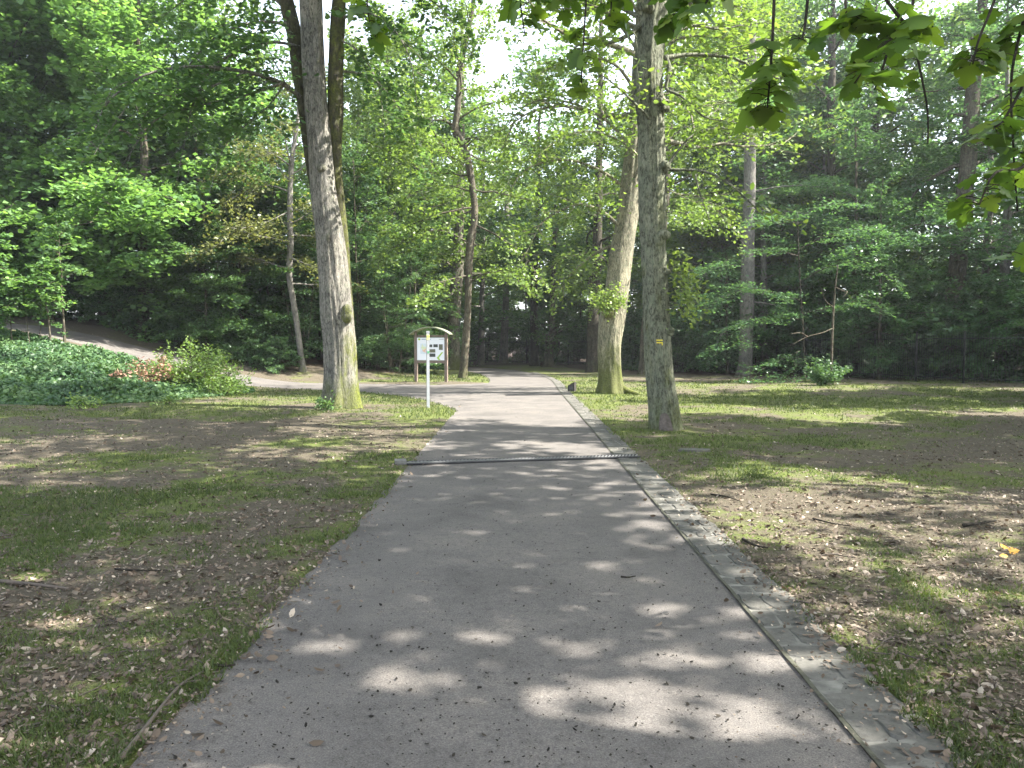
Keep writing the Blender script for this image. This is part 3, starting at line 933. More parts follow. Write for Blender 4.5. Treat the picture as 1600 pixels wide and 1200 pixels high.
# ---- further trunks the photograph tells apart: (name, label, depth, stem, bark, leaf, limbs at pixels, crown radius, first limb, size)
FAR = [
    ('oak_tree', 'slim crooked tree with a kink and a bare side branch, right of the notice board', 38, [(723, 593, 12), (726, 560, 12), (729, 520, 11.5), (731, 480, 11.5), (732, 420, 12), (735, 378, 12.5), (741, 345, 11), (741, 315, 11), (733, 262, 11), (726, 230, 11), (712, 206, 11), (714, 180, 10), (717, 140, 9), (718, 105, 9), (727, 70, 8), (738, 14, 7), (742, -40, 6), (744, -100, 4)],
     'brown', 'oak', 5.2, .40, .17, 20, 56, [([(729, 229), (745, 217), (790, 221), (822, 226), (845, 240)], 8), ([(728, 226), (742, 208), (756, 200), (775, 205)], 16), ([(712, 206), (690, 182), (668, 186), (640, 205)], 30), ([(733, 430), (705, 436), (680, 445), (655, 470)], 50), ([(738, 300), (700, 290), (650, 300), (610, 330)], 60),
                                            ([(734, 380), (690, 360), (640, 370), (600, 400)], 60), ([(735, 440), (765, 425), (800, 430), (825, 455)], 50), ([(718, 105), (712, 75), (703, 30), (699, -20)], 30), ([(716, 160), (680, 130), (640, 140), (600, 180)], 55), ([(740, 350), (780, 370), (820, 400), (840, 430)], 40)]),
    ('oak_tree', 'stout ivy clad trunk with a wide foot just behind the notice board', 50, [(707, 578, 24), (707, 560, 22), (708, 520, 20), (711, 470, 19), (715, 420, 18), (718, 340, 14), (720, 260, 11), (722, 180, 9), (722, 60, 6), (722, -60, 3)], 'ivyclad', 'oak', 5, .38, .16, 18, 46, []),
    ('hornbeam_tree', 'slim pale trunk leaning over the litter bank, nearest of the left thicket', 37, [(474, 586, 11), (471, 560, 9.5), (467, 530, 9), (460, 480, 9), (452, 430, 9), (454, 380, 9.5), (453, 340, 9), (455, 260, 8), (462, 210, 6), (467, 160, 5), (470, 60, 3)],
     'beech', 'olive', 3.6, .38, .16, 16, 50, [([(455, 262), (447, 225), (440, 180)], 20), ([(454, 350), (480, 335), (500, 320)], 20), ([(453, 300), (420, 290), (380, 300), (340, 330)], 60), ([(455, 260), (420, 240), (370, 260), (330, 290)], 60), ([(453, 330), (410, 350), (370, 360), (330, 390)], 60)]),
    ('beech_tree', 'straight pale grey beech trunk before the dark railing, right lawn', 42, [(1163, 589, 22), (1165, 560, 20.5), (1167, 480, 21), (1169, 380, 19.5), (1171, 300, 18), (1172, 230, 17.5), (1174, 100, 16), (1175, 0, 15), (1176, -60, 13), (1178, -150, 8), (1178, -230, 3)], 'beech', 'beech', 5.5, .55, .16, 14, 60,
     [([(1172, 420), (1130, 415), (1090, 440), (1065, 480)], 40), ([(1168, 450), (1120, 470), (1085, 510)], 40), ([(1170, 330), (1230, 330), (1300, 345), (1380, 385)], 60), ([(1172, 300), (1240, 290), (1320, 300), (1400, 340)], 60), ([(1168, 470), (1220, 480), (1260, 510), (1290, 560)], 40), ([(1166, 500), (1130, 520), (1110, 560)], 26)]),
    ('beech_tree', 'thick grey trunk leaning to the right behind the railing', 39, [(1485, 593, 29), (1486, 540, 27), (1493, 450, 26), (1502, 370, 25), (1508, 300, 24), (1515, 230, 23), (1521, 130, 20), (1533, 30, 15), (1540, -60, 11), (1545, -150, 5)], 'brown', 'beech', 5.5, .5, .17, 16, 60, [([(1503, 360), (1440, 350), (1380, 370), (1330, 400)], 50), ([(1500, 390), (1560, 390), (1610, 420)], 50)]),
    ('oak_tree', 'dark thin trunk standing behind the broken sapling stem', 47, [(1297, 585, 14), (1298, 500, 13.5), (1299, 400, 13), (1299, 300, 12), (1299, 160, 11), (1301, 40, 9), (1303, -60, 5)], 'dark', 'beech', 5, .3, .17, 20, 60, []),
    ('oak_tree', 'dark straight trunk left of the leaning mossy oak', 46, [(925, 583, 18), (925, 560, 17.5), (926, 530, 17), (929, 470, 17), (932, 420, 16), (934, 360, 14), (936, 260, 11), (938, 150, 9), (939, 50, 6), (940, -40, 3)], 'dark', 'oak', 5, .42, .17, 18, 55, []),
    ('oak_tree', 'slim dark trunk half hidden by the waymarked oak', 42, [(1004, 591, 13), (1010, 500, 14), (1025, 420, 13), (1038, 340, 12), (1042, 280, 11), (1046, 200, 10), (1050, 90, 8), (1054, -20, 5)], 'brown', 'oak', 5, .45, .17, 16, 55, []),
    ('beech_tree', 'thin grey trunk beyond the bend, the left one of two', 62, [(751, 571, 12), (752, 550, 10), (752, 520, 9), (753, 470, 8), (755, 380, 7), (756, 280, 5), (757, 180, 3)], 'beech', 'maple', 4.5, .42, .22, 14, 36, []),
    ('beech_tree', 'grey trunk with a flared foot beyond the bend, the right one of two', 68, [(786, 568, 13), (787, 552, 12.5), (788, 530, 11.5), (790, 480, 10), (791, 400, 9), (792, 300, 7), (793, 200, 4)], 'beech', 'maple', 4.5, .4, .22, 14, 36, []),
    ('oak_tree', 'gnarled old trunk with a burl beside the bend', 58, [(857, 573, 17), (857, 560, 13), (858, 545, 12), (861, 533, 17), (862, 524, 17), (862, 512, 11), (863, 470, 8), (866, 380, 6), (867, 320, 4)], 'brown', 'maple', 3.2, .45, .18, 13, 40, []),
]
for i, (nm, lab, Yd, stem, bk, lf, cr, t0, sz, nl, dn, limbs) in enumerate(FAR):
    root, base, Q, R, wood, crown = hero(nm, lab, 'tree', Yd, stem, 16, .5 if i in (1, 9, 10) else .3, .4, 5, .07, 40 + i, 7)
    rng = np.random.default_rng(60 + i)
    lay = .12 if 'beech' in nm else .26
    for pts_, d_ in limbs:
        foliate(wood, crown, rng, px_limb(base, pts_, (Yd, Yd - rng.uniform(.5, 3))), .05, sz * 1.15, d_ * 1.1, flat=lay, droop=.05, tilt=.4 if lay < .2 else .6, spread=.5, sub=1.9, sublen=.4, tone=.5, tmpl=LEAF_QUAD)
    crown_from(rng, wood, crown, Q, R, t0, nl + 4, cr, .0, 1.0, sz * 1.2, dn * 1.3, flat=lay, droop=.04, tilt=.4 if lay < .2 else .6, spread=.5, sub=1.7, sublen=.42, gap=.12, prof=lambda t: max(.35, 1.15 - .8 * t))
    wood.build('trunk', BARK[bk], root); crown.build('crown', LEAF[lf], root)

# ---- the wood on both sides: a few trees of each kind, then copies
protos = {
    'beech_a': make_tree('beech_tree', 101, 18, .26, 5.6, .06, 40, LEAF['beech'], BARK['beech'], 0.232, 54, -.05, .9, .10, .07, sub=1.8, sublen=.42, spread=.5, prof=egg, tilt=.32),
    'beech_b': make_tree('beech_tree', 102, 15, .18, 4.6, .10, 34, LEAF['beech'], BARK['brown'], 0.232, 54, -.1, .9, .12, .09, sub=1.9, sublen=.42, spread=.5, prof=egg, tilt=.35),
    'maple_a': make_tree('maple_tree', 103, 19, .28, 6.2, .04, 52, LEAF['bright'], BARK['brown'], 0.281, 54, .0, 1.0, .2, .06, sub=1.8, sublen=.4, spread=.55, prof=dome, tilt=.42, aspect=.8),
    'maple_b': make_tree('maple_tree', 104, 16, .22, 5.4, .05, 46, LEAF['maple'], BARK['brown'], 0.268, 54, .0, .9, .16, .08, sub=1.9, sublen=.4, spread=.5, prof=dome, tilt=.4, aspect=.8),
    'hornbeam_a': make_tree('hornbeam_tree', 105, 12, .10, 3.4, .10, 20, LEAF['dark'], BARK['brown'], 0.207, 50, .0, .9, .14, .05, stems=3, sub=2.0, sublen=.45, spread=.42, prof=egg, tilt=.4),
    'hornbeam_b': make_tree('hornbeam_tree', 106, 13, .10, 3.2, .16, 18, LEAF['maple'], BARK['brown'], 0.207, 50, .1, 1.0, .18, .05, stems=3, sub=2.0, sublen=.45, spread=.42, prof=egg, tilt=.5),
    'oak_a': make_tree('oak_tree', 107, 21, .3, 5.6, .22, 36, LEAF['oak'], BARK['ivyclad'], 0.281, 50, .0, 1.0, .28, .03, sub=1.8, sublen=.42, spread=.55, prof=dome, tilt=.6),
    'oak_b': make_tree('oak_tree', 108, 19, .26, 5.2, .3, 30, LEAF['maple'], BARK['dark'], 0.281, 50, .1, 1.0, .28, .03, sub=1.8, sublen=.42, spread=.55, prof=dome, tilt=.6, gap=.2),
    'shrub': make_tree('shrub', 109, 3.6, .05, 2.2, .05, 12, LEAF['dark'], BARK['dark'], 0.183, 60, .0, .9, .2, .06, stems=4, sub=2.6, sublen=.45, spread=.35, prof=egg, tilt=.5),
}
CATS = {'beech': 'tree', 'maple': 'tree', 'hornbeam': 'tree', 'oak': 'tree', 'shrub': 'shrub'}
G = {
    'LS': ('leafy green maple crowding the rising side path at left', 'maples on the slope above the side path'),
    'LT': ('dark thin stemmed hornbeam in the thicket behind the litter bank', 'hornbeams in the left thicket'),
    'CF': ('tall pale green tree far down the bending path', 'far trees beyond the bend'),
    'RW': ('leafy beech in the dark wood behind the iron railing', 'beeches behind the railing'),
    'RO': ('tall oak rising behind the beeches beyond the railing', 'oaks behind the railing'),
    'US': ('low dark shrub under the trees at the edge of the wood', 'shrubs along the wood edge'),
    'N1': ('leafy maple shading the right lawn, nearest of its two', None),
    'N2': ('leafy maple shading the right lawn, nearer the railing', None),
    'LO': ('tall tree rising behind the left thicket', 'tall trees behind the thicket'),
}
PL = [
    ('maple_a', 'LS', -18.5, 38.6, 1.05), ('maple_a', 'LS', -26, 38.6, 1.15), ('maple_b', 'LS', -22, 41.5, 1.1), ('maple_a', 'LS', -33, 38.5, 1.2), ('maple_b', 'LS', -16.5, 41, .9), ('maple_b', 'LS', -13.5, 38.5, .62), ('maple_b', 'LS', -22.6, 37.8, .55), ('maple_a', 'LS', -27, 43, 1.1),
    ('hornbeam_a', 'LT', -14.5, 43, 1), ('hornbeam_a', 'LT', -12.2, 41, .9), ('hornbeam_b', 'LT', -10.6, 44, 1), ('hornbeam_a', 'LT', -8.6, 42.5, .95), ('hornbeam_b', 'LT', -6.6, 45, 1), ('hornbeam_a', 'LT', -7.4, 48.5, 1.05), ('hornbeam_b', 'LT', -12.5, 48, 1.1), ('hornbeam_a', 'LT', -17.5, 46, 1.1), ('hornbeam_a', 'LT', -9.8, 52, 1.1), ('hornbeam_a', 'LT', -10.8, 39.3, .62), ('hornbeam_a', 'LT', -6.2, 40.6, .6),
    ('oak_a', 'LO', -11, 56, 1), ('oak_b', 'LO', -16, 54, 1.05), ('oak_a', 'LO', -20, 50, 1), ('oak_b', 'LO', -25, 52, 1.1), ('oak_a', 'LO', -6.5, 66, 1.0), ('oak_b', 'LO', -31, 46, 1.1), ('oak_b', 'LO', -14, 68, 1.1),
    ('oak_a', 'CF', 4.5, 80, 1.1), ('oak_b', 'CF', 13, 80, 1.2), ('oak_a', 'CF', -1.5, 84, 1), ('oak_b', 'CF', 5, 86, 1.05), ('beech_b', 'CF', 1.5, 76, .85), ('oak_a', 'CF', 11, 74, 1.05), ('oak_b', 'CF', -5.5, 92, 1.1), ('beech_b', 'CF', -4.5, 79, .8), ('beech_b', 'CF', 6.0, 69, .7),
    ('beech_a', 'RW', 17.5, 57, 1.1), ('beech_a', 'RW', 15.5, 47.5, 1), ('beech_b', 'RW', 19, 42.5, 1), ('beech_a', 'RW', 24.5, 38.5, 1.05), ('beech_b', 'RW', 28.5, 33, 1.0), ('beech_a', 'RW', 32, 30, 1.1), ('beech_b', 'RW', 13.2, 54, 1.1), ('beech_a', 'RW', 20, 50, 1.1), ('beech_a', 'RW', 27, 44, 1.1), ('beech_b', 'RW', 33, 40, 1.2), ('beech_b', 'RW', 22.3, 33.2, .62), ('beech_b', 'RW', 17.8, 37.2, .6), ('beech_b', 'RW', 12.2, 43.5, .5),
    ('oak_a', 'RO', 15, 62, 1.1), ('oak_b', 'RO', 22, 58, 1.1), ('oak_a', 'RO', 29, 52, 1.15), ('oak_b', 'RO', 36, 47, 1.2), ('oak_a', 'RO', 41, 36, 1.15),
    ('beech_a', 'RW', 38, 27, 1.1), ('beech_a', 'RW', 37, 34, 1.2), ('beech_a', 'RW', 42, 44, 1.2), ('beech_b', 'RW', 34, 53, 1.3), ('beech_a', 'RW', 26, 58, 1.2), ('beech_b', 'RW', 18, 62, 1.2), ('beech_b', 'RW', 25.5, 48, 1.1), ('beech_a', 'RW', 31, 37, 1), ('beech_b', 'RW', 36, 22.5, 1.0), ('beech_b', 'RW', 46, 30, 1.3),
    ('shrub', 'US', 22, 36, 1.3), ('shrub', 'US', 25, 33, 1.2), ('shrub', 'US', 20, 40.5, 1.4), ('shrub', 'US', 17.6, 44, 1.4), ('shrub', 'US', 28.5, 30, 1.4), ('shrub', 'US', 15.5, 49.5, 1.4), ('shrub', 'US', 33, 33, 1.6), ('shrub', 'US', 29, 39, 1.7), ('shrub', 'US', 24.5, 44, 1.7), ('shrub', 'US', 20, 54, 1.8), ('shrub', 'US', 35, 27, 1.5), ('shrub', 'US', 12.5, 57, 1.6),
    ('maple_b', 'LS', -14.6, 36.8, .42), ('maple_b', 'LS', -27.5, 27.2, .42), ('oak_a', 'LO', -7.6, 47.5, 1.0), ('oak_a', 'RO', 14.5, 53, 1.35), ('oak_b', 'RO', 24, 50, 1.4), ('oak_a', 'RO', 19.5, 55, 1.4), ('maple_a', 'CF', 20, 68, 1.3), ('oak_b', 'CF', 1.8, 59.8, 1.3), ('maple_a', 'LS', -24, 35.5 + 3.5, .8),
    ('oak_b', 'LO', -6.2, 53, 1.1), ('oak_a', 'CF', 23, 64, 1.35), ('maple_b', 'LO', -9, 63, 1.15), ('oak_a', 'CF', 2.6, 94, 1.15), ('maple_b', 'CF', 8.5, 68, 1.1), ('oak_b', 'LO', -9.5, 60, 1.15),
    ('shrub', 'US', -24, 44, 1.8), ('shrub', 'US', -29, 46, 2), ('shrub', 'US', -33, 42, 2), ('shrub', 'US', -27, 39.5, 1.5), ('shrub', 'US', -37, 40, 2), ('shrub', 'US', -13, 47, 1.4),
    ('maple_b', 'N1', 16.5, 12.0, 1.0), ('maple_b', 'N2', 19.5, 22.0, .95),
    ('shrub', 'US', -9, 55, 1.5), ('shrub', 'US', -13, 52, 1.5), ('shrub', 'US', -17, 50, 1.5), ('shrub', 'US', -21, 46, 1.6), ('shrub', 'US', -6, 60, 1.6), ('shrub', 'US', -3, 78, 1.9), ('shrub', 'US', 4, 76, 1.9), ('shrub', 'US', -8, 70, 1.8),
    ('shrub', 'US', 8.8, 53.5, 1.1), ('shrub', 'US', 9.5, 58.5, 1.0), ('shrub', 'US', 5.4, 66, 1.0), ('shrub', 'US', -12.6, 37.0, .5), ('shrub', 'US', -14.3, 37.6, .62), ('shrub', 'US', -16.4, 38.0, .6), ('shrub', 'US', -19.5, 38.2, .7), ('shrub', 'US', -11.2, 36.6, .42), ('shrub', 'US', 10.2, 47.5, .9), ('shrub', 'US', 1.4, 72, 1.2), ('shrub', 'US', -5.0, 43.0, .62), ('shrub', 'US', -7.8, 41.0, .6), ('shrub', 'US', -15, 38.8, .8), ('shrub', 'US', -18.5, 39.5, .9),
]
rp = random.Random(4)
used = set()
for (k, gk, x, y, s) in PL:
    o = protos[k] if k not in used else copy_tree(protos[k])
    used.add(k)
    place(o, x, y, rp.uniform(0, 6.28), s, s * rp.uniform(.94, 1.08), *G[gk])
    o['category'] = CATS[k.split('_')[0]]

# ---- far wood that reads as one mass
rng = np.random.default_rng(5)
mass = MB(); N = 60000
ang = rng.uniform(-1.25, 1.25, N); rad = rng.uniform(96, 130, N)
zz = rng.uniform(0, 1, N) ** 1.1
clump = rng.integers(0, 150, N)
ca = rng.uniform(-1.25, 1.25, 150); cr = rng.uniform(92, 128, 150); chh = rng.uniform(12, 21, 150)
w = np.sin(np.clip(zz, .02, 1) * math.pi * .93 + .15) * 3.2 + 2.0
ph = rng.uniform(0, 6.28, N)
C = np.c_[np.sin(ca[clump]) * cr[clump] + np.cos(ph) * w * rng.uniform(.4, 1, N), np.cos(ca[clump]) * cr[clump] + np.sin(ph) * w, zz * chh[clump] + rng.normal(0, .6, N) + .4]
put_leaves(mass, rng, C, rng.normal(0, 1, (N, 3)), np.array((0, -.3, 1.0)) + rng.normal(0, .6, (N, 3)), rng.uniform(.45, .85, N), .7, LEAF_QUAD, np.clip(rng.normal(.45, .2, N) + (hash3(clump, clump * 0, clump * 0, 3) - .5) * .5, 0, 1))
for a_, r_, h_ in zip(ca, cr, chh):
    x_, y_ = math.sin(a_) * r_, math.cos(a_) * r_
    mass.tube([(x_, y_, -1), (x_ + .2, y_, h_ * .5), (x_, y_, h_ * .9)], [.3, .2, .05], 6, mat=1)
tag(mass.build('distant_wood', [LEAF['maple'], BARK['dark']]), 'far off wood closing the view beyond the bend', 'wood', kind='stuff')

# ---- saplings on the ivy slope
rng = np.random.default_rng(71)
sap = [(101, 30.2, 5.2, .055, 'tallest thin sapling on the ivy slope below the side path'), (80, 29.8, 3.6, .045, 'second stem from the tallest sapling on the ivy slope'), (62, 30.0, 2.4, .022, 'slender whip of a sapling between two stems on the ivy slope'),
       (46, 29.5, 2.8, .026, 'thin leaning sapling in front of the side path edge'), (20, 29.2, 2.6, .028, 'outermost thin sapling by the side path bend'), (-14, 28.8, 4.6, .05, 'sapling at the far end of the row on the ivy slope')]
for i, (px_, Yd, h_, r_, lab) in enumerate(sap):
    x_ = pt(px_, 540, Yd)[0]
    o = make_tree('sapling', 300 + i, h_, r_, 1.2, .52, 10 if h_ < 3 else 15, LEAF['bright'] if i % 2 else LEAF['maple'], BARK['brown'], .17, 30, .1, .8, .18, .1, LEAF_HEX, (rng.normal(0, .06), rng.normal(0, .04)), 3.0, .45, .1, .26, egg, .4, .8, wob=.03, nseg=8)
    o.location = (x_, Yd, gh(x_, Yd)); tag(o, lab, 'sapling', 'saplings on the ivy slope')

# ---- broken pale sapling, low beech sapling and small shrub on the right lawn
b = np.array((*pt(1298, 603, 32)[:2], 0.0)); b[2] = gh(b[0], b[1])
root = empty('sapling', b)
wd, cw = MB(), MB()
P = np.array([pt(a, c_, 32) - b for a, c_ in ((1298, 606), (1299, 570), (1300, 530), (1302, 490), (1304, 460), (1306, 440), (1309, 414))])
wd.tube(catmull(P, 4), np.linspace(.06, .032, 25), 9, flare_fn(-9, 0, 1, 3, 1, .1, 3, 10))
for pp in ([(1303, 512), (1285, 520), (1262, 526), (1235, 540)], [(1306, 449), (1318, 455), (1324, 456), (1316, 466)], [(1302, 480), (1290, 470), (1283, 450)], [(1262, 526), (1250, 520), (1234, 522)]):
    wd.tube(px_limb(b, pp, (32, 31.5)), np.linspace(.03, .008, 13), 5)
rng = np.random.default_rng(8)
for q in range(5):
    foliate(wd, cw, rng, limb((0, 0, .15 + .12 * q), (rng.normal(), rng.normal(), .5), .55, rng, 5), .01, .13, 40, flat=.4, tmpl=LEAF_HEX, sub=6, spread=.25)
wd.build('trunk', BARK['brown'], root); cw.build('crown', LEAF['dark'], root)
tag(root, 'slender broken sapling stem standing nearly bare on the right lawn', 'sapling')

root = empty('shrub', (pt(1290, 616, 30.3)[0], 30.3, gh(12.4, 30.3)))
wd, cw = MB(), MB()
for q in range(12):
    a_ = rng.uniform(0, 6.28)
    foliate(wd, cw, rng, limb((0, 0, 0), (math.cos(a_) * .5, math.sin(a_) * .5, 1), rng.uniform(.5, .85), rng, 5), .012, .12, 44, flat=.4, tmpl=LEAF_HEX, sub=8, spread=.22, start=.15)
wd.build('stems', BARK['dark'], root); cw.build('crown', LEAF['dark'], root)
tag(root, 'small round dark shrub at the foot of the broken sapling', 'shrub')

b = np.array((*pt(1225, 600, 35)[:2], 0.0)); b[2] = gh(b[0], b[1])
root = empty('beech_tree', b)
wd, cw = MB(), MB()
wd.tube(catmull(np.array([pt(a, c_, 35) - b for a, c_ in ((1258, 604), (1256, 540), (1252, 470), (1248, 400), (1246, 330))]), 4), np.linspace(.06, .02, 17), 8)
for pp, dn in (([(1256, 545), (1225, 560), (1195, 575), (1170, 590)], 60), ([(1255, 560), (1240, 580), (1215, 590), (1190, 596)], 60), ([(1256, 550), (1270, 560), (1285, 575), (1282, 590)], 60), ([(1254, 500), (1210, 495), (1160, 510), (1120, 545)], 60),
               ([(1252, 470), (1200, 455), (1150, 450), (1110, 470)], 60), ([(1254, 490), (1300, 480), (1350, 470), (1390, 490)], 60), ([(1250, 440), (1300, 415), (1350, 410), (1400, 440)], 60), ([(1248, 400), (1200, 390), (1150, 400), (1110, 420)], 60),
               ([(1248, 390), (1300, 365), (1360, 360), (1420, 385)], 60), ([(1248, 350), (1210, 340), (1170, 350)], 60), ([(1247, 340), (1290, 320), (1340, 320)], 60)):
    foliate(wd, cw, rng, px_limb(b, pp, (35, 33.2)), .022, .135, dn, flat=.07, droop=.06, tmpl=LEAF_HEX, tilt=.26, spread=.42, sub=2.6, sublen=.4, start=.12, tone=.5)
wd.build('trunk', BARK['dark'], root); cw.build('crown', LEAF['beech'], root)
tag(root, 'low young beech with flat layered sprays in front of the railing', 'tree')

# ---- horse chestnut out of frame on the right whose branches hang into view
b = np.array((7.2, 2.2, 0.0)); b[2] = gh(7.2, 2.2)
root = tag(empty('chestnut_tree', b), 'chestnut tree whose big lobed leaves hang in from above', 'tree')
rng = np.random.default_rng(91)
wd, cw = MB(), MB()
zt = np.linspace(-.1, 15, 16)
wd.tube(np.c_[.1 * np.sin(zt * .4), .1 * np.cos(zt * .5), zt], .38 * (1 - .9 * np.linspace(0, 1, 16) ** 1.3), 24, flare_fn(0, .5, .4, 5, 1, .07, 4, 9))
for (z_, az, el, L) in ((6.6, 2.9, .2, 8), (7.6, 1.6, .42, 8), (6.4, 3.4, .2, 8.5), (8.4, 2.5, .45, 7.5), (8.8, 1.9, .5, 7.5), (8.8, 3.6, .25, 7), (9, .6, .4, 6.5), (9.4, 1.2, .5, 7), (7.4, 4.4, .3, 6), (10, 2.2, .6, 7), (10.5, 3.3, .5, 5.5),
                        (11, .1, .5, 5.5), (11.5, 5.2, .4, 5.5), (12, 1.6, .7, 6), (12.6, 2.6, .8, 5.5), (7.8, .9, .4, 6.5), (7.8, 0.0, .3, 6), (8.0, 2.0, .42, 9.5), (7.6, 2.7, .32, 9.5), (9.2, 1.4, .45, 9), (7.6, 3.2, .25, 9), (9.9, 2.2, .45, 9), (10.2, 2.9, .4, 8), (10.2, 1.7, .5, 9), (8.8, .4, .4, 7.5), (8.6, 1.35, .35, 9), (8.8, 1.5, .3, 8.5), (9.2, 1.05, .35, 9)):
    P = limb((0, 0, z_), (math.cos(az) * math.cos(el), math.sin(az) * math.cos(el), math.sin(el)), L, rng, 8, .03, .1)
    foliate(wd, cw, rng, P, .09, .25, 20, flat=.22, droop=.04, tmpl=LEAF_PALM, aspect=1.0, tilt=.4, spread=.5, sub=2.0, sublen=.36, gap=.35)
wd.build('trunk', BARK['brown'], root); cw.build('crown', LEAF['chestnut'], root)
HANG = [  # pixel line of a hanging twig, depth, leaf count, leaf size, where on it the leaves sit
    ([(1218, -210), (1212, -60), (1207, 60), (1203, 120), (1199, 168)], 4.2, 26, .155, (.45, 1.0)),
    ([(1300, -160), (1345, -60), (1400, 20), (1420, 45), (1380, 70), (1335, 130)], 4.0, 26, .165, (.3, .95)),
    ([(1440, -160), (1430, -30), (1424, 40), (1436, 100), (1449, 170), (1450, 224)], 4.6, 9, .10, (.3, .7)),
    ([(1420, 40), (1395, 60), (1378, 110), (1366, 140)], 4.3, 14, .15, (.2, 1.0)),
    ([(1330, -190), (1325, -70), (1322, 20), (1345, 20)], 4.1, 14, .17, (.55, 1.0)),
    ([(1270, -120), (1262, 0), (1255, 55), (1250, 60)], 4.4, 8, .12, (.4, 1.0)),
    ([(1640, -190), (1612, -20), (1592, 60), (1580, 130), (1584, 240), (1590, 330)], 4.4, 34, .16, (.3, .95)),
    ([(1580, -140), (1560, -20), (1530, 60), (1520, 100)], 4.4, 14, .15, (.4, 1.0)),
    ([(1640, 40), (1600, 130), (1566, 190), (1545, 200)], 4.2, 16, .16, (.3, 1.0)),
    ([(1640, 200), (1600, 260), (1555, 270), (1530, 320)], 4.0, 14, .14, (.35, 1.0)),
    ([(1680, 320), (1620, 360), (1600, 400)], 4.0, 9, .14, (.3, 1.0)),
    ([(820, -230), (815, -80), (812, -10), (820, 55)], 6.2, 12, .2, (.5, 1.0)),
    ([(930, -200), (920, -60), (912, 60), (908, 130)], 6.4, 14, .17, (.6, 1.0)),
    ([(940, -160), (952, -50), (955, 10), (950, 26)], 6.2, 14, .2, (.4, 1.0)),
    ([(1080, -200), (1075, -60), (1062, 10), (1058, 30)], 5.4, 14, .17, (.4, 1.0)),
    ([(1140, -200), (1130, -60), (1100, 10), (1090, 20)], 5.2, 12, .16, (.4, 1.0)),
    ([(885, -200), (880, -60), (870, 10)], 6.4, 12, .2, (.4, 1.0)),
    ([(560, -200), (570, -60), (575, 20), (582, 45)], 6.6, 12, .19, (.5, 1.0)),
]
for (pts_, Yd, nlf, ls, (u0, u1)) in HANG:
    P = px_limb(b, pts_, (Yd + .3, Yd))
    mbr = MB()
    mbr.tube(P, np.linspace(.012, .0045, len(P)), 5)
    ml = MB()
    for q in range(nlf):
        t = rng.uniform(u0, u1); p0 = along(P, t)
        a_ = rng.uniform(0, 6.28); out = np.array((math.cos(a_), math.sin(a_), rng.uniform(-.6, .35)))
        tip = p0 + out * rng.uniform(.05, .12)
        mbr.tube([p0, (p0 + tip) / 2 + (0, 0, .01), tip], [.003, .0025, .002], 4, caps=False)
        ax = out + np.array((0, 0, -.75)); nrm = np.array((0, 0, 1.0)) + rng.normal(0, .4, 3) + .7 * out
        s_ = ls * rng.uniform(.7, 1.15)
        c = tip + unit(ax) * s_ * .3
        put_leaves(ml, rng, c[None], ax[None], nrm[None], np.array([s_]), 1.0, LEAF_PALM, np.array([np.clip(rng.normal(.5, .25), 0, 1)]))
    br = mbr.build('hanging_branch', BARK['branch'], root)
    ml.build('leaves', LEAF['chestnut'], br)

#---THINGS---
# ---- ivy bed on the slope
rng = np.random.default_rng(14)
IVY = np.array([(-30, 21.5), (-20, 20.6), (-13.5, 20.0), (-11.6, 20.6), (-10, 21.8), (-9.2, 24), (-8.8, 26.2), (-9.3, 27.6), (-11.5, 29.2), (-14, 30.6), (-18, 31.6), (-30, 32.3)])


def ivy_h(x, y):
    d = poly_dist(x, y, np.vstack([IVY, IVY[:1]]))
    return sstep(d / 1.6) * (.17 + .42 * fbm(x * .8, y * .8, 0, 4) + .55 * (fbm(x * 2.2, y * 2.2, 0, 14) - .42))


x = rng.uniform(-27, -8.6, 150000); y = rng.uniform(20, 32, 150000)
k = in_poly(x, y, IVY) & (rng.random(150000) < 1.35 * (fbm(x * 1.4, y * 1.4, 0, 77)) + .25); x, y = x[k], y[k]
z = base_h(x, y) + np.clip(ivy_h(x, y), .02, None) * rng.uniform(.45, 1.1, len(x)) + .03
iv = MB()
put_leaves(iv, rng, np.c_[x, y, z], rng.normal(0, 1, (len(x), 3)) * (1, 1, .3) + (0, -.5, -.2), np.array((.1, -.35, 1.0)) + rng.normal(0, .7, (len(x), 3)), rng.uniform(.06, .16, len(x)), .8, LEAF_HEX,
           np.clip(.42 + rng.normal(0, .2, len(x)) + (fbm(x * .9, y * .9, 0, 31) - .5) * 1.6, 0, 1))
tag(iv.build('ivy_bed', LEAF['ivy']), 'ivy covering the slope below the side path', 'ivy', kind='stuff')


def bush(name, label, cat, x, y, w, d, h, n, leaf, size, tone, mat_stem, grp=None, seed=1):
    rng = np.random.default_rng(seed)
    root = tag(empty(name, (x, y, gh(x, y))), label, cat, grp)
    cw = MB()
    for q in range(n):
        a_ = rng.uniform(0, 6.28); r_ = math.sqrt(rng.uniform(0, 1))
        px_, py_ = math.cos(a_) * r_ * w, math.sin(a_) * r_ * d
        hh = h * rng.uniform(.6, 1.1) * (1 - .5 * r_ * r_)
        P = limb((px_ * .8, py_ * .8, 0), (math.cos(a_) * .35 * r_, math.sin(a_) * .35 * r_, 1), hh, rng, 5, .06, .16)
        foliate(cw, cw, rng, P, .008, size, 26, wmat=1, flat=.35, droop=.12, tmpl=LEAF_HEX, aspect=.6, tilt=.55, spread=.2, sub=6, sublen=.35, start=.15, gap=.02, tone=tone)
    cw.build('foliage', [leaf, mat_stem], root)
    return root


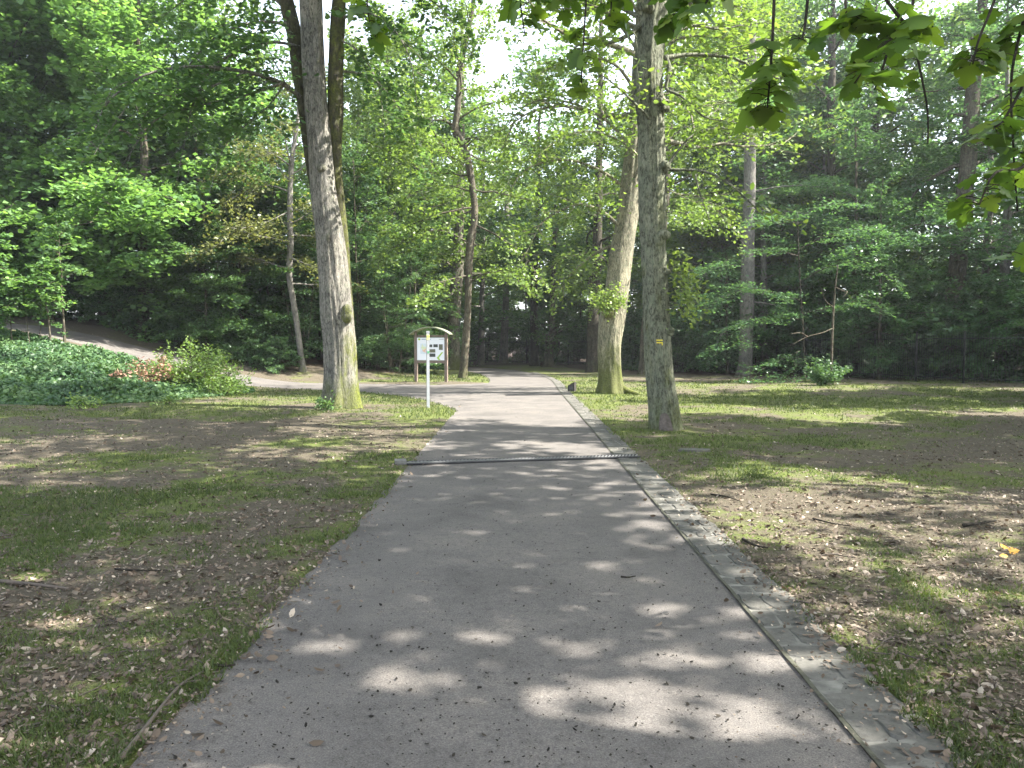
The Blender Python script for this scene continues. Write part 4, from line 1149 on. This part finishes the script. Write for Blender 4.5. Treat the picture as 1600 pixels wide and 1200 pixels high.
bx, by = pt(318, 600, 26.4)[0], 25.6
bush('bramble', 'bright sunlit bramble clump at the end of the ivy slope', 'bramble', bx, by, 1.8, 1.5, 1.5, 110, LEAF['nettle'], .10, .6, BARK['brown'], None, 3)
bush('bramble', 'lower bramble trailing in front of the bright clump', 'bramble', pt(345, 612, 24.5)[0], 24.6, .9, .8, .5, 26, LEAF['nettle'], .09, .5, BARK['brown'], None, 5)
dx_, dy_ = pt(245, 590, 25.2)[0], 24.6
bush('dead_branch', 'fallen branch with dry brown leaves lying on the ivy', 'branch', dx_, dy_, .75, .6, 1.05, 30, LEAF['dead'], .12, .5, BARK['deadwood'], None, 4)
o = bush('nettle', 'small bright weed at the lower edge of the ivy', 'weed', pt(148, 640, 20)[0], 19.6, .25, .2, .3, 9, LEAF['nettle'], .09, .8, BARK['brown'], None, 6)
o = bush('nettle', 'tiny pale weed in front of the bramble clump', 'weed', pt(255, 636, 20)[0], 20.2, .12, .1, .22, 5, LEAF['nettle'], .08, .7, BARK['brown'], None, 7)
mx, my = pt(511, 636, 19.1)[0], 19.05
bush('ivy_plant', 'small ivy plant growing against the foot of the grey maple', 'ivy', mx, my, .22, .1, .28, 9, LEAF['ivy'], .085, .8, BARK['brown'], None, 8)

# ---- wooden notice board
m_wood = plain('weathered_brown_wood', (.15, .115, .09), .8, 0, .25, 14, .3)
m_roof = plain('roof_metal_green_grey', (.21, .22, .15), .5, .3, .2, 9)
m_white = plain('panel_white', (.74, .75, .77), .45, 0, .03, 3)
yaw = -.28
bc = np.array((pt(673.5, 560, 33.2)[0], 33.2)); bz = gh(*bc) - .02
nb = tag(empty('notice_board', (*bc, bz), yaw), 'wooden notice board with a white panel under an arched roof', 'notice board')
hw = .70
for s in (-1, 1): MB().box((s * hw, 0, 1.02), (.12, .12, 2.06)).build('post', m_wood, nb, False)
MB().box((0, 0, .90), (2 * hw - .12, .07, .12)).build('lower_rail', m_wood, nb, False)
MB().box((0, .01, 2.01), (2 * hw - .124, .05, .08)).build('upper_rail', m_wood, nb, False)
pn = MB().box((0, -.012, 1.455), (2 * hw - .13, .05, .97)).build('panel', m_white, nb, False)
rf = MB()
t = np.linspace(-1, 1, 25)
xs = t * (hw + .22); zs = 2.37 - .30 * np.abs(t) ** 2
for dz in (0, .035):
    pass
V = np.vstack([np.c_[xs, np.full(25, yy), zs + dz] for dz in (0, .04) for yy in (-.24, .24)])
f = np.arange(24)
rf.add(V, np.vstack([np.c_[f, f + 25, f + 26, f + 1], np.c_[f + 50, f + 51, f + 76, f + 75], np.c_[f, f + 1, f + 51, f + 50], np.c_[f + 25, f + 75, f + 76, f + 26]]))
rf.add(V[[0, 25, 75, 50, 24, 49, 99, 74]], [(0, 1, 2, 3), (4, 7, 6, 5)])
rf.build('roof', m_roof, nb, False)
for s in (-1, 1): MB().box((s * hw, 0, 2.125), (.09, .09, .15)).build('roof_bracket', m_wood, nb, False)
PC = {k: plain('print_' + k, c, .5, 0, v, 26) for k, c, v in (('green', (.30, .48, .07), .1), ('dark', (.03, .035, .03), .9), ('photo', (.10, .10, .06), .9), ('grey', (.30, .30, .32), .1), ('blue', (.15, .24, .36), .1), ('map_a', (.62, .66, .42), .15), ('map_b', (.72, .45, .30), .2), ('pale', (.60, .66, .70), .08), ('yellow', (.75, .70, .22), .1))}
yf = -.0395


def prn(name, x0, x1, z0, z1, mat):
    """x 0..1 from the panel's left, z 0..1 from its foot"""
    W, H = 2 * hw - .13, .97
    X0, X1 = (x0 - .5) * W, (x1 - .5) * W; Z0, Z1 = .97 + z0 * H, .97 + z1 * H
    return MB().box(((X0 + X1) / 2, yf, (Z0 + Z1) / 2), (X1 - X0, .006, Z1 - Z0)).build(name, mat, pn, False)


for (x0, x1, z0, z1, c) in ((.46, .56, .58, .70, 'dark'), (.60, .76, .58, .71, 'dark'), (.80, .94, .46, .71, 'photo'), (.46, .67, .34, .49, 'photo'), (.46, .67, .15, .30, 'dark')): prn('photograph', x0, x1, z0, z1, PC[c])
W, H = 2 * hw - .13, .97
ar = MB()
for (p, q) in ([((.72, .12), (.93, .37)), ((.72, .12), (.80, .01))]),:
    pass
pa = [(.72, .11), (.90, .36), (.955, .36), (.80, .11), (.855, .01), (.78, .01)]
V2 = np.array([((a - .5) * W, yf - .003, .97 + c * H) for a, c in pa])
V2 = np.vstack([V2, V2 + (0, .006, 0)])
ar.add(V2, [(0, 5, 4, 3), (0, 3, 2, 1), (6, 9, 10, 11), (6, 7, 8, 9)]); ar.add(V2, [(i, (i + 1) % 6, (i + 1) % 6 + 6, i + 6) for i in range(6)])
ar.build('arrow', PC['green'], pn, False)
lg = MB(); th = np.linspace(0, 6.283, 20, endpoint=False)
V2 = np.vstack([np.c_[(.085 - .5) * W + .055 * np.cos(th), np.full(20, yf - d_), .97 + .93 * H + .045 * np.sin(th)] for d_ in (.003, -.003)])
lg.add(V2[:20], [tuple(range(20))[::-1]]); lg.add(V2, [(i, (i + 1) % 20, (i + 1) % 20 + 20, i + 20) for i in range(20)])
lg.build('emblem', PC['green'], pn, False)
prn('heading', .17, .33, .915, .945, PC['blue']); prn('heading', .34, .50, .915, .945, PC['blue']); prn('heading', .80, .97, .915, .935, PC['grey'])
prn('map', .12, .40, .28, .74, PC['pale'])
mp_ = MB()
r9 = np.random.default_rng(2)
for (cx_, cz_, rr, c) in ((.24, .56, .10, 'map_a'), (.27, .45, .085, 'map_b'), (.31, .52, .06, 'map_a')):
    th = np.linspace(0, 6.283, 14, endpoint=False); rr_ = rr * (1 + .3 * r9.normal(0, 1, 14))
    mm = MB().add(np.c_[(cx_ - .5) * W + rr_ * np.cos(th), np.full(14, yf - .006 - .001 * len(c) * rr), .97 + cz_ * H + rr_ * np.sin(th)], [tuple(range(14))[::-1]])
    mm.build('map_area', PC[c], pn, False)

# ---- white guide post
m_post = plain('post_white_metal', (.27, .285, .30), .4, .1, .05, 8)
gx_, gy_ = pt(669, 638, 19.6)[0], 19.6
gp = tag(empty('guide_post', (gx_, gy_, gh(gx_, gy_)), .25), 'slender white square post at the corner of the lawn', 'post')
MB().box((0, 0, .93), (.072, .072, 1.98)).build('pole', m_post, gp, False)
MB().box((0, 0, 1.935), (.084, .084, .04)).build('cap', m_post, gp, False)
stk = MB().box((0, -.0405, 1.80), (.066, .005, .13)).build('sticker', PC['yellow'], gp, False)
MB().box((0, -.0445, 1.82), (.05, .004, .05)).build('emblem', PC['green'], stk, False)
MB().box((.008, -.0405, 1.42), (.05, .005, .05)).build('arrow_sticker', plain('sticker_green', (.05, .24, .10), .5), gp, False)
MB().box((.0375, -.01, .93), (.004, .03, 1.7)).build('slot', plain('slot_dark', (.05, .05, .05), .6), gp, False)

# ---- small dark marker by the bend
kx, ky = pt(893, 613, 26.8)[0], 26.6
mk = tag(empty('marker_post', (kx, ky, gh(kx, ky)), -.7), 'short dark wooden marker with a slanted top at the path edge', 'marker')
V = np.array([(-.14, -.06, -.05), (.14, -.06, -.05), (.14, .06, -.05), (-.14, .06, -.05), (-.14, -.06, .20), (.14, -.06, .33), (.14, .06, .33), (-.14, .06, .20)])
MB().add(V, [(0, 3, 2, 1), (4, 5, 6, 7), (0, 1, 5, 4), (1, 2, 6, 5), (2, 3, 7, 6), (3, 0, 4, 7)]).build('block', plain('dark_wood', (.03, .026, .022), .8, 0, .3, 18), mk, False)
MB().box((0, -.064, .12), (.16, .008, .10)).build('plate', plain('plate_dark', (.06, .06, .06), .4, .4), mk, False)

# ---- drainage channels across the path
m_iron = plain('cast_iron', (.05, .05, .052), .55, .5, .2, 30)
m_pit = plain('drain_pit', (.006, .006, .006), .95, 0, .2, 20)
m_conc = plain('concrete', (.12, .117, .105), .85, 0, .2, 18, .2)


def drain(A, B, w, label, bars):
    A, B = np.array(A), np.array(B); L = float(np.linalg.norm(B - A)); rz = math.atan2(B[1] - A[1], B[0] - A[0])
    o = tag(empty('drain_channel', ((A[0] + B[0]) / 2, (A[1] + B[1]) / 2, .012), rz), label, 'drain', 'drainage channels across the path')
    MB().box((0, 0, .004), (L, w, .012)).build('channel', m_pit, o, False)
    fr = MB()
    for s in (-1, 1): fr.box((0, s * (w / 2 - .012), .012), (L, .016, .026))
    fr.build('frame', m_iron, o, False)
    if bars:
        gr = MB(); n = int(L / .05)
        for i in range(n):
            c = -L / 2 + (i + .5) * L / n
            x0, dxx, hwid = c, .045, .0115
            yh = w / 2 - .016
            V = [(x0 - dxx - hwid, -yh), (x0 - dxx + hwid, -yh), (x0 + dxx + hwid, yh), (x0 + dxx - hwid, yh)]
            Vb = [(a, c2, .0125) for a, c2 in V]; Vt = [(a, c2, .0235) for a, c2 in V]
            gr.add(Vb + Vt, [(4, 5, 6, 7), (0, 1, 5, 4), (1, 2, 6, 5), (2, 3, 7, 6), (3, 0, 4, 7)])
        gr.build('grating', plain('galvanised_steel', (.17, .17, .17), .55, .3, .2, 30), o, False)
    return o


d1 = drain((-1.42, 10.25), (1.80, 10.92), .21, 'slotted iron drain channel across the path, the near one', True)
drain((-.2, 24.3), (1.95, 25.0), .10, 'thin dark drain line across the path by the marker, the far one', False)
eb = MB().box((-1.50, 10.27, .02), (.15, .22, .09), .2)
o = eb.build('drain_block', m_conc, None, False)
tag(o, 'small concrete block at the left end of the slotted drain', 'block')
# flat stone on the right lawn
r9 = np.random.default_rng(9)
th = np.linspace(0, 6.283, 11, endpoint=False); rr_ = 1 + r9.normal(0, .13, 11)
sx_, sy_ = pt(1084, 708, 11.6)[0], 11.5
zb = gh(sx_, sy_)
V = np.vstack([np.c_[.28 * np.cos(th) * rr_, .13 * np.sin(th) * rr_, np.full(11, -.03)], np.c_[.26 * np.cos(th) * rr_, .12 * np.sin(th) * rr_, np.full(11, .035)]])
st = MB(); st.add(V, [(i, (i + 1) % 11, (i + 1) % 11 + 11, i + 11) for i in range(11)]); st.add(V[11:], [tuple(range(11))])
o = st.build('flat_stone', plain('stone_grey', (.07, .068, .058), .85, 0, .25, 15, .4), None, False)
o.location = (sx_, sy_, zb); tag(o, 'flat grey stone lying in the grass beyond the gutter', 'stone')

# ---- iron railing
m_rail = plain('railing_black', (.012, .013, .012), .5, .3, .2, 20)
FP = np.array([(40, 17.5), (26, 26.6), (19.5, 31.0), (14.4, 47.0), (11.5, 54), (6.5, 62), (-1, 70), (-10, 76)])
FQ = resample(FP, 400)
fs = np.r_[0, np.cumsum(np.linalg.norm(np.diff(FQ, axis=0), axis=1))]
fe = tag(empty('iron_railing', (FP[2][0], FP[2][1], 0)), 'tall black iron railing along the edge of the wood', 'railing')
off = np.array((FP[2][0], FP[2][1], 0))
at_ = lambda s: np.array([np.interp(s, fs, FQ[:, 0]), np.interp(s, fs, FQ[:, 1])])
pk = MB()
for s in np.arange(0, fs[-1], .13):
    p_ = at_(s)
    pk.tube(np.array([(p_[0], p_[1], .08), (p_[0], p_[1], 2.02), (p_[0], p_[1], 2.16)]) - off, [.011, .011, .002], 4, caps=False)
tag(pk.build('pickets', m_rail, fe, False), kind='stuff')
for zz_ in (.22, 1.9):
    q = [np.r_[at_(s), zz_] - off for s in np.linspace(0, fs[-1], 90)]
    MB().tube(q, .022, 4).build('rail', m_rail, fe, False)
for s in np.arange(1.0, fs[-1], 2.5):
    p_ = at_(s)
    MB().box(np.array((p_[0], p_[1], 1.08)) - off, (.07, .07, 2.28)).build('post', m_rail, fe, False)

# ---- grass, litter and debris
rng = np.random.default_rng(33)


def scatter(n, x0, x1, y0, y1, power=1.6):
    """random ground points, denser near the camera's side of the lawns"""
    u = rng.random(n); a = 1 - power
    y = (y0 ** a + u * (y1 ** a - y0 ** a)) ** (1 / a)
    lim = np.minimum(1, (2.2 + y * .74) / max(abs(x0), x1))
    return rng.uniform(x0, x1, n) * lim, y


x, y = scatter(620000, -26, 26, 2.0, 42, 1.5)
sd_ = path_sd(x, y)
gd = grass_density(x, y, sd_)
edge = np.exp(-np.clip(sd_, 0, None) / .10) * .35
k = (sd_ > -.07 * (fbm(x * 5, y * 5, 0, 51) > .5)) & (rng.random(len(x)) < (.03 + .97 * np.clip((gd - .08) * 1.2, 0, 1) ** 1.7) + edge * (fbm(x * 2, y * 2, 0, 50) > .45)) & ~in_poly(x, y, IVY)
x, y, gd = x[k], y[k], gd[k]
z = np.maximum(ground_h(x, y, sd_[k]), np.where(sd_[k] < .02, .008, -9))
n = len(x)
h_ = rng.uniform(.010, .034, n) * (.7 + .8 * gd) * (1 + .04 * y)
w_ = (.0028 + .00045 * y) * rng.uniform(.7, 1.3, n)
a_ = rng.uniform(0, 6.283, n); tl = rng.normal(0, .55, (n, 2)) * h_[:, None]
B = np.c_[x, y, z - .004]
S = np.c_[np.cos(a_) * w_, np.sin(a_) * w_, np.zeros(n)]
V = np.stack([B - S, B + S, B + np.c_[tl, h_]], 1).reshape(-1, 3)
gm = MB().add(V, np.arange(3 * n).reshape(-1, 3), np.repeat(np.clip(rng.normal(.45, .22, n) + (fbm(x * .7, y * .7, 0, 60) - .5), 0, 1), 3) + 1e-4)
tag(gm.build('grass', LEAF['grass']), 'short patchy grass on both lawns', 'grass', kind='stuff')

x, y = scatter(270000, -24, 24, 2.0, 40, 1.65)
sd_ = path_sd(x, y)
k = ((sd_ > -.02) | (rng.random(len(x)) < 1.0 * np.exp(sd_ / .12))) & (rng.random(len(x)) < .30 + .55 * np.clip(1 - grass_density(x, y, sd_), 0, 1)) & ~in_poly(x, y, IVY)
x, y, sd_ = x[k], y[k], sd_[k]; n = len(x)
lt = MB()
sz = rng.lognormal(math.log(.017), .62, n).clip(.006, .06) * (1 + .012 * y)
put_leaves(lt, rng, np.c_[x, y, np.where(sd_ < -.02, .022, ground_h(x, y, sd_) + .006) + rng.uniform(0, .012, n)], rng.normal(0, 1, (n, 3)) * (1, 1, .2), np.array((0, 0, 1.0)) + rng.normal(0, .5, (n, 3)), sz, .58, LEAF_HEX, np.clip(rng.normal(.38, .28, n), 0, 1))
tag(lt.build('fallen_leaves', LEAF['litter']), 'dry fallen leaves scattered over the lawns', 'leaves', kind='stuff')

# dark bits of leaf and seed on the paving
x, y = scatter(11000, -2.2, 2.2, 1.6, 30, 1.75)
x = x / np.minimum(1, (2.2 + y * .74) / 2.2)
sd_ = path_sd(x, y); k = (sd_ < -.04) & (x > -1.5) & (x < 1.75); x, y = x[k], y[k]; n = len(x)
m_bits = leaf_mat('path_debris_bits', (.012, .011, .009), (.03, .026, .02), (.16, .13, .09), .05, .8, spec=.15)
db = MB()
zz_ = base_h(x, y) + .012 * (1 - ((x - .05) / 1.6) ** 2).clip(0, 1) + .009
put_leaves(db, rng, np.c_[x, y, zz_], rng.normal(0, 1, (n, 3)) * (1, 1, .15), np.array((0, 0, 1.0)) + rng.normal(0, .3, (n, 3)), rng.lognormal(math.log(.0095), .5, n).clip(.004, .028), .6, LEAF_HEX, np.clip(np.abs(rng.normal(.15, .28, n)), 0, 1))
tag(db.build('path_debris', m_bits), 'dark bits of leaf and seed strewn on the paving', 'debris', kind='stuff')

# countless short twigs in the litter
x, y = scatter(2600, -20, 20, 2.1, 26, 1.6)
sd_ = path_sd(x, y); k = (sd_ > .02) & ~in_poly(x, y, IVY)
tw = MB()
for a, c in zip(x[k], y[k]):
    l_ = rng.lognormal(math.log(.09), .5); h = rng.uniform(0, 6.283); d = np.array((math.cos(h), math.sin(h))) * l_ / 2
    P = np.array([(a - d[0], c - d[1], 0), (a + rng.normal(0, .1) * l_, c + rng.normal(0, .1) * l_, 0), (a + d[0], c + d[1], 0)])
    P[:, 2] = ground_h(P[:, 0], P[:, 1], np.full(3, .5)) + .008
    tw.tube(P, [.0035 + .0002 * c, .003 + .0002 * c, .0015], 4, caps=False)
tag(tw.build('twig_litter', [plain('twig_bark', (.06, .048, .038), .9, 0, .4, 12)]), 'short dry twigs strewn over the lawns', 'twigs', kind='stuff')

# sticks
m_stick = BARK['branch']
m_brown_stick = plain('stick_bark', (.075, .06, .046), .9, 0, .35, 12, .4)


def stick(pxs, label, r=.008, mat=None, lift=.02):
    P = []
    for (a, c) in pxs:
        d = ray(a, c); t_ = CAM_H / -d[2]; P.append((d[0] * t_, d[1] * t_))
    P = catmull(np.array(P), 5)
    z = ground_h(P[:, 0], P[:, 1]); z = np.where(path_sd(P[:, 0], P[:, 1]) < 0, .014, z)
    c0 = P.mean(0)
    o = MB().tube(np.c_[P - c0, z + r + lift * .3], np.linspace(r, r * .5, len(P)), 6).build('stick', mat or m_stick)
    o.location = (c0[0], c0[1], 0)
    return tag(o, label, 'stick')


stick([(188, 1196), (225, 1150), (265, 1098), (288, 1075), (318, 1058)], 'long bent stick lying along the left edge of the path', .010, m_brown_stick)
stick([(336, 1047), (352, 1049), (368, 1047)], 'short dark twig on the paving near the long bent stick', .008)
stick([(0, 926), (45, 928), (85, 932), (108, 934)], 'long straight stick on the left lawn', .014, m_brown_stick)
stick([(970, 907), (982, 908), (993, 906)], 'small dark twig lying alone in the middle of the paving', .007)
stick([(1160, 848), (1180, 858), (1200, 862)], 'dark twig lying across the gutter edge', .012)
stick([(1505, 832), (1530, 830), (1556, 826)], 'dark thick twig on the bare soil of the right lawn', .016)
stick([(338, 958), (344, 968), (352, 974), (362, 976)], 'pale crooked twig on the left lawn near the path', .008, BARK['deadwood'])
stick([(180, 900), (215, 902), (262, 901)], 'thin stick on the left lawn between grass patches', .009)
stick([(1270, 815), (1300, 822), (1330, 826)], 'thin stick on the mossy right lawn', .009)
stick([(1110, 776), (1135, 780), (1155, 787)], 'twig in the moss near the gutter', .009)
# yellow leaves in the sun patch
yl = MB(); pos = []
for (a, c) in ((1572, 866), (1584, 872), (1568, 878), (1590, 862), (1578, 882), (1560, 868)):
    d = ray(a, c); t_ = CAM_H / -d[2]; pos.append((d[0] * t_, d[1] * t_, gh(d[0] * t_, d[1] * t_) + .025))
for i, p_ in enumerate(pos[:3]):
    m1 = MB(); put_leaves(m1, rng, np.zeros((1, 3)), rng.normal(0, 1, (1, 3)), np.array([(0, -.3, 1.0)]) + rng.normal(0, .3, (1, 3)), np.array([.10 - .02 * i]), .8, LEAF_PALM, np.array([.5]))
    o = m1.build('yellow_leaf', [leaf_mat('leaf_yellow', (.5, .25, .03), (.6, .33, .05), (.6, .4, .1), .4, .5, (1, .9, .5))] if i == 0 else bpy.data.materials['leaf_yellow']); o.location = p_
    tag(o, ['largest yellow leaf in the sun patch on the right lawn', 'yellow leaf beside the largest one in the sun patch', 'smallest yellow leaf in front of the others in the sun patch'][i], 'leaf', 'yellow leaves in the sun patch')

# ---- the hazy air of the wood
m_haze, nt, p, out = new_mat('haze_air')
nt.nodes.remove(p)
pv = node(nt, 'ShaderNodeVolumePrincipled')
pv.inputs['Color'].default_value = (.92, .96, 1.0, 1)
pv.inputs['Density'].default_value = 0.0005
pv.inputs['Anisotropy'].default_value = .3
nt.links.new(pv.outputs[0], out.inputs['Volume'])
hz = MB().box((0, 250, 19.5), (900, 800, 47)).build('haze', m_haze, None, False)
tag(hz, 'thin pale haze filling the air of the wood', 'haze', kind='stuff')
